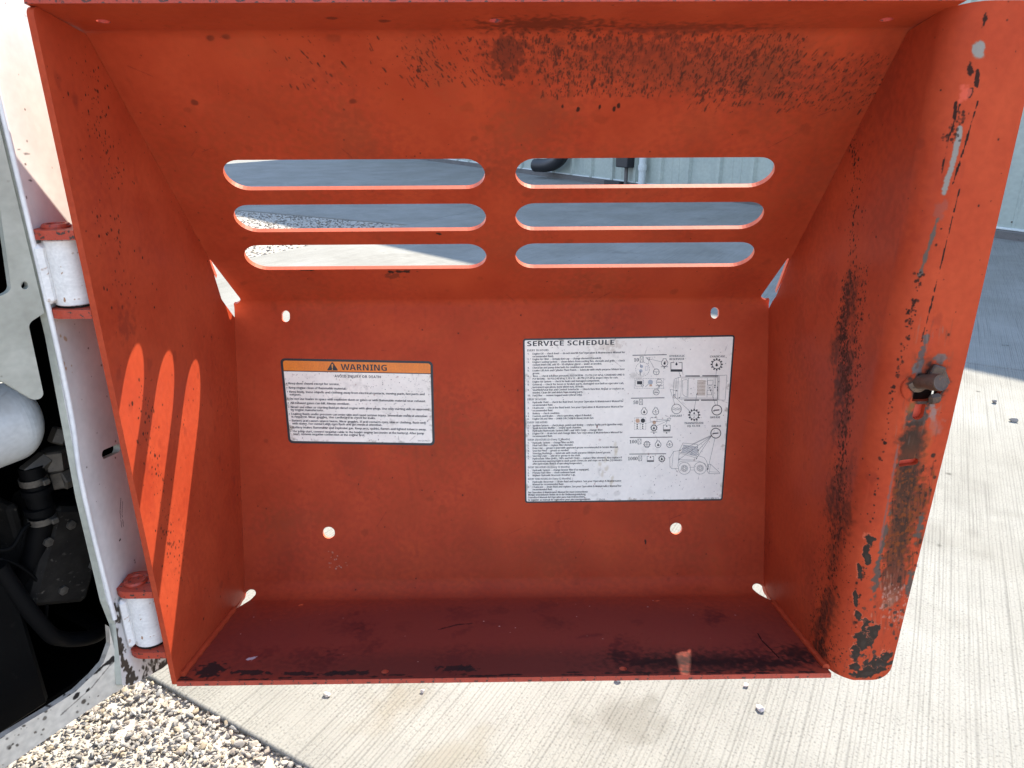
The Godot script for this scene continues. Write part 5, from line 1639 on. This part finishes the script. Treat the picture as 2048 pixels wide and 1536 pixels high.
func diagrams(label: Node, sc: Array, ink_black: Material):
	var V := func(x: float, y: float) -> Vector2: return Vector2(x, y)
	var k := Ink.new()
	k.kind = 2
	for q in [[112, 200, 413, 195], [98, 579, 393, 575], [88, 929, 465, 925], [83, 1077, 407, 1074]]:
		k.line([Vector2(q[0], q[1]), Vector2(q[2], q[3])], 6.5)
	for q in [[177, 212, 207, 260], [170, 590, 200, 636], [157, 942, 187, 986], [164, 1093, 193, 1137]]:
		k.glass(Vector2(q[0], q[1]), Vector2(q[2], q[3]))
	k.line([Vector2(228, 220), Vector2(268, 218), Vector2(254, 245)], 2.4, true)
	k.line([Vector2(240, 226), Vector2(262, 238)], 4)
	k.line([Vector2(258, 232), Vector2(368, 258)], 2.2)
	k.line([Vector2(258, 234), Vector2(308, 322)], 2.2)
	k.line([Vector2(258, 236), Vector2(254, 272), Vector2(240, 278)], 2.2)
	for i in 18:
		k.ring(Vector2(200, 322), 61, 2.6, TAU * i / 18.0, TAU * (i + 0.6) / 18.0, 3)
	k.line([Vector2(180, 278), Vector2(182, 300)], 3)
	k.dashes([Vector2(178, 344), Vector2(178, 372)], 7, 7, 5)
	k.oil(Vector2(396, 268), 29, true)
	k.stand(Vector2(394, 301), 30)
	k.ring(Vector2(322, 346), 26, 4)
	k.line([Vector2(298, 346), Vector2(346, 346)], 2.5)
	k.line([Vector2(322, 346), Vector2(322, 368)], 2.5)
	k.dashes([Vector2(128, 402), Vector2(388, 406), Vector2(386, 492), Vector2(126, 490), Vector2(128, 402)], 2.4, 9, 6)
	k.line([Vector2(137, 417), Vector2(208, 417), Vector2(208, 472), Vector2(137, 472)], 2.2, true)
	k.poly([Vector2(150, 427), Vector2(197, 427), Vector2(197, 456), Vector2(150, 456)])
	k.line([Vector2(178, 447), Vector2(200, 482)], 3)
	k.line([Vector2(188, 443), Vector2(208, 470)], 3)
	k.ring(Vector2(348, 437), 26, 3)
	k.line([Vector2(330, 437), Vector2(366, 437)], 5)
	k.stand(Vector2(347, 468), 28)
	k.line([Vector2(225, 478), Vector2(252, 455)], 3)
	k.ring(Vector2(322, 524), 26, 4)
	k.line([Vector2(306, 516), Vector2(338, 514)], 4)
	k.line([Vector2(306, 530), Vector2(338, 530)], 6)
	k.oil(Vector2(214, 699), 27, true)
	k.oil(Vector2(317, 699), 27, false)
	k.dashes([Vector2(128, 752), Vector2(230, 752), Vector2(228, 856), Vector2(126, 856), Vector2(128, 752)], 2.2, 9, 6)
	k.dashes([Vector2(128, 804), Vector2(230, 804)], 2.2, 9, 6)
	k.dashes([Vector2(178, 804), Vector2(178, 856)], 2.2, 9, 6)
	k.disc(Vector2(203, 778), 20)
	for y in [814, 830, 846]:
		k.disc(Vector2(152, y), 6)
		k.disc(Vector2(201, y), 6)
	k.line([Vector2(268, 754), Vector2(328, 752), Vector2(328, 784), Vector2(268, 784)], 2.4, true)
	k.line([Vector2(278, 748), Vector2(290, 748)], 4)
	k.line([Vector2(308, 748), Vector2(320, 748)], 4)
	k.gear(Vector2(301, 842), 28, 5)
	k.drop(Vector2(301, 844), 11)
	k.stand(Vector2(300, 880), 28)
	k.tank(Vector2(385, 818), Vector2(446, 868), 3.5)
	k.stand(Vector2(414, 878), 30)
	k.line([Vector2(418, 760), Vector2(453, 757), Vector2(437, 784)], 2.4, true)
	k.line([Vector2(432, 772), Vector2(332, 768)], 2.2)
	k.line([Vector2(432, 773), Vector2(330, 788)], 2.2)
	k.line([Vector2(432, 774), Vector2(328, 824)], 2.2)
	k.line([Vector2(420, 780), Vector2(404, 816)], 2.2)
	k.dashes([Vector2(330, 786), Vector2(226, 802)], 2.0, 8, 5)
	k.oil(Vector2(338, 993), 26, true)
	k.oil(Vector2(441, 993), 26, false)
	for i in 12:
		k.disc(Vector2(239, 990) + Vector2(27, 0).rotated(TAU * i / 12.0), 5)
	k.ring(Vector2(239, 990), 20, 2)
	k.line([Vector2(239, 974), Vector2(239, 1004)], 5)
	k.dashes([Vector2(212, 990), Vector2(268, 990)], 2.4, 7, 4)
	k.tank(Vector2(240, 1097), Vector2(299, 1144), 3.5)
	k.gear(Vector2(371, 1119), 28, 5)
	k.drop(Vector2(371, 1121), 11)
	# big icons
	k.tank(Vector2(452, 264), Vector2(552, 342), 5)
	k.gear(Vector2(861, 280), 48, 5.5)
	k.drop(Vector2(861, 284), 13)
	k.ring(Vector2(502, 674), 43, 4)
	k.line([Vector2(463, 668), Vector2(478, 664), Vector2(494, 670), Vector2(510, 664), Vector2(526, 670), Vector2(541, 666)], 3)
	k.line([Vector2(463, 682), Vector2(478, 678), Vector2(494, 684), Vector2(510, 678), Vector2(526, 684), Vector2(541, 680)], 3)
	k.gear(Vector2(660, 727), 48, 5.5)
	k.drop(Vector2(660, 712), 9)
	k.dashes([Vector2(618, 728), Vector2(702, 728)], 3, 10, 5)
	k.line([Vector2(652, 758), Vector2(660, 740), Vector2(668, 758)], 2.6)
	for c in [Vector2(862, 684), Vector2(853, 890)]:
		k.ring(c, 44, 7)
		k.line([c + Vector2(-22, 2), c + Vector2(18, -1)], 10)
		k.line([c + Vector2(-32, 6), c + Vector2(-20, 0)], 4)
		k.line([c + Vector2(-28, 6), c + Vector2(-24, 16)], 4)
		k.line([c + Vector2(18, -1), c + Vector2(32, -2)], 3)
	# loader from above
	k.line([Vector2(500, 402), Vector2(545, 392), Vector2(868, 388), Vector2(866, 588), Vector2(535, 586), Vector2(495, 576)], 2.4, true)
	k.line([Vector2(500, 402), Vector2(482, 410), Vector2(474, 500), Vector2(478, 580), Vector2(495, 576)], 2.2)
	k.line([Vector2(518, 392), Vector2(512, 582)], 2.2)
	k.line([Vector2(548, 402), Vector2(540, 580)], 2.2)
	k.line([Vector2(556, 420), Vector2(590, 412), Vector2(602, 418), Vector2(596, 566), Vector2(582, 566), Vector2(558, 545)], 2.2, true)
	k.line([Vector2(610, 405), Vector2(604, 574)], 2.2)
	k.line([Vector2(548, 402), Vector2(868, 396)], 2.0)
	k.line([Vector2(540, 576), Vector2(866, 578)], 2.0)
	k.line([Vector2(778, 402), Vector2(774, 572)], 2.0)
	k.line([Vector2(838, 400), Vector2(832, 576)], 2.0)
	k.line([Vector2(876, 378), Vector2(952, 374), Vector2(936, 596), Vector2(872, 594)], 2.4, true)
	k.line([Vector2(886, 380), Vector2(880, 594)], 2.0)
	k.line([Vector2(780, 422), Vector2(828, 420), Vector2(826, 460), Vector2(780, 462)], 2.2, true)
	k.line([Vector2(776, 510), Vector2(824, 508), Vector2(820, 548), Vector2(776, 548)], 2.2, true)
	k.line([Vector2(790, 466), Vector2(822, 470), Vector2(820, 500), Vector2(790, 498)], 2.2, true)
	for q in [[585, 382, 712], [735, 381, 872], [573, 596, 702], [723, 596, 862]]:
		k.dashes([Vector2(q[0], q[1]), Vector2(q[2], q[1])], 9, 11, 5)
	for q in [[800, 486], [845, 466], [845, 484], [868, 482], [868, 498], [527, 573]]:
		k.disc(Vector2(q[0], q[1]), 5.5)
	for q in [[525, 345, 540, 390], [858, 332, 846, 478], [445, 500, 514, 515], [472, 550, 494, 549], [660, 680, 686, 532], [868, 640, 868, 500], [850, 640, 803, 500]]:
		k.arrow(Vector2(q[0], q[1]), Vector2(q[2], q[3]))
	k.line([Vector2(445, 500), Vector2(488, 636)], 2.3)
	k.line([Vector2(470, 550), Vector2(626, 700)], 2.3)
	# loader from the side
	k.line([Vector2(475, 1054), Vector2(526, 1046), Vector2(560, 978), Vector2(688, 990), Vector2(700, 1092), Vector2(748, 1108), Vector2(766, 1132), Vector2(786, 1186), Vector2(774, 1226)], 2.4)
	k.line([Vector2(475, 1054), Vector2(442, 1112), Vector2(444, 1196), Vector2(462, 1208), Vector2(520, 1206)], 2.4)
	k.line([Vector2(475, 1054), Vector2(460, 1206)], 2.0)
	k.line([Vector2(526, 1046), Vector2(520, 1150), Vector2(512, 1190)], 2.2)
	k.line([Vector2(528, 1082), Vector2(534, 1070), Vector2(668, 1108), Vector2(682, 1104), Vector2(694, 1100)], 2.2)
	k.line([Vector2(532, 1128), Vector2(664, 1130), Vector2(664, 1112)], 2.2)
	k.line([Vector2(520, 1150), Vector2(560, 1140), Vector2(700, 1140), Vector2(750, 1160), Vector2(770, 1190)], 2.2)
	k.line([Vector2(528, 1060), Vector2(690, 1098)], 2.0)
	k.line([Vector2(630, 1196), Vector2(656, 1196)], 2.0)
	k.line([Vector2(628, 1220), Vector2(658, 1220)], 2.0)
	for c in [Vector2(573, 1205), Vector2(713, 1203)]:
		for r in [54.0, 29.0, 22.0]: k.ring(c, r, 2.6)
		k.ring(c, 10, 2.4)
		for i in 6: k.disc(c + Vector2(16, 0).rotated(TAU * i / 6.0), 3)
	k.line([Vector2(780, 1170), Vector2(806, 1168), Vector2(888, 1244), Vector2(886, 1253), Vector2(792, 1253), Vector2(774, 1228)], 2.6, true)
	k.line([Vector2(806, 1168), Vector2(792, 1253)], 2.2)
	k.line([Vector2(798, 1236), Vector2(878, 1240)], 2.0)
	for q in [[525, 1048], [515, 1133], [688, 1052], [674, 1126]]:
		k.arrow(Vector2(816, 912), Vector2(q[0], q[1]))
	k.line([Vector2(812, 908), Vector2(640, 988)], 2.2)
	k.arrow(Vector2(845, 936), Vector2(780, 1222))
	part("drawing", print_mesh(k, sc, 0.00062), label, ink_black)
	# grey mesh of the cab, tan and blue grey tints
	k = Ink.new()
	k.kind = 2
	for i in 13:
		for j in 8:
			var c := Vector2(552 + i * 11.5 + (j % 2) * 5, 996 + j * 10.5 + i * 1.6)
			if c.x > 560 - j * 1.5 and c.x < 694 and c.y < 1060 + (c.x - 545) * 0.25:
				k.line([c + Vector2(-3, 2.5), c + Vector2(3, -2.5)], 5.0)
	part("mesh_tint", print_mesh(k, sc, 0.00058), label, plain(Color8(96, 108, 120), 0.5))
	k = Ink.new()
	k.kind = 2
	for i in 7:
		for j in 11:
			k.disc(Vector2(694 + i * 10.5 - j * 0.4, 425 + j * 12.4), 4.4)
	part("step_tint", print_mesh(k, sc, 0.00058), label, plain(Color8(150, 120, 84), 0.5))
	k = Ink.new()
	k.kind = 2
	k.disc(Vector2(156, 779), 19)
	k.poly([Vector2(262, 455), Vector2(282, 455), Vector2(286, 474), Vector2(260, 474)])
	k.disc(Vector2(304, 794), 16)
	part("tan_tint", print_mesh(k, sc, 0.00057), label, plain(Color8(196, 160, 128), 0.5))
	k = Ink.new()
	k.kind = 2
	k.disc(Vector2(270, 437), 22)
	k.disc(Vector2(190, 298), 14)
	k.disc(Vector2(184, 338), 15)
	k.line([Vector2(225, 300), Vector2(247, 296), Vector2(247, 330), Vector2(225, 332)], 3, true)
	part("grey_tint", print_mesh(k, sc, 0.00056), label, plain(Color8(166, 172, 176), 0.5))


# ================================================================ small loose things
func small_things():
	var spots := [[-0.395, -1.189, 0.011, "small pale square edged pebble on concrete under the door's left half"], [-0.193, -1.197, 0.008, "small grey pebble on concrete just right of the pale square pebble"], [0.227, -1.228, 0.012, "flat grey pebble on concrete touching the lower edge of the door"], [0.495, -1.210, 0.009, "rounded pinkish pebble on concrete left of the door's bottom right corner"], [0.508, -1.145, 0.013, "angular grey pebble on concrete below the rounded pinkish one"], [1.087, -1.646, 0.009, "dark little pebble on concrete close to the rusty edge of the door"], [2.021, -2.793, 0.017, "dark pebble on sunlit concrete nearest the shadow line at right"], [1.973, -2.601, 0.020, "flat dark chip of stone on sunlit concrete at the right edge"]]
	var cols := [Color8(214, 204, 190), Color8(184, 178, 172), Color8(186, 184, 178), Color8(204, 186, 176), Color8(196, 188, 182), Color8(150, 146, 142), Color8(140, 136, 132), Color8(150, 146, 140)]
	for i in spots.size():
		var s = spots[i]
		var o := part(numbered("pebble"), stone_mesh(300 + i), self, mottled(cols[i], cols[i].darkened(0.15), cols[i].darkened(0.4), 0.15, 0.03, 0.9, 0.03, 400 + i))
		o.scale = Vector3.ONE * s[2] * 0.85
		o.rotation.y = i * 1.3
		o.position = Vector3(s[0], s[2] * 0.4, s[1])
		tag(o, s[3], "pebble", "pebbles lying on the concrete")
	# a dry straw coloured leaf and a pale green one among the stones
	for q in [["dry_leaf", "narrow dry orange yellow leaf lying on the gravel", Vector3(-0.553, -0.030, -1.04), 0.7, 0.004, 0.024, Color8(206, 160, 84)], ["green_leaf", "pale green leaf on the gravel at the foot of the white post", Vector3(-0.80, -0.028, -1.255), 2.0, 0.008, 0.014, Color8(176, 190, 150)]]:
		var st := begin()
		var ln: float = q[5]
		var wd: float = q[4]
		for i in 8:
			var t0 := i / 8.0
			var t1 := (i + 1) / 8.0
			var w0 := wd * sin(PI * clampf(t0 * 0.92 + 0.04, 0, 1))
			var w1 := wd * sin(PI * clampf(t1 * 0.92 + 0.04, 0, 1))
			var z0 := (t0 - 0.5) * 2 * ln
			var z1 := (t1 - 0.5) * 2 * ln
			var h0 := 0.006 * sin(t0 * 3.0)
			var h1 := 0.006 * sin(t1 * 3.0)
			for sx in [-1.0, 1.0]:
				var n := Vector3(-sx * 0.4, 0.9, 0).normalized()
				quad(st, [Vector3(0, h0, z0), Vector3(sx * w0, h0 + w0 * 0.4, z0), Vector3(sx * w1, h1 + w1 * 0.4, z1), Vector3(0, h1, z1)], [n, n, n, n])
		var o := part(q[0], st.commit(), self, plain(q[6], 0.7), q[2])
		o.rotation.y = q[3]
		tag(o, q[1], "leaf")
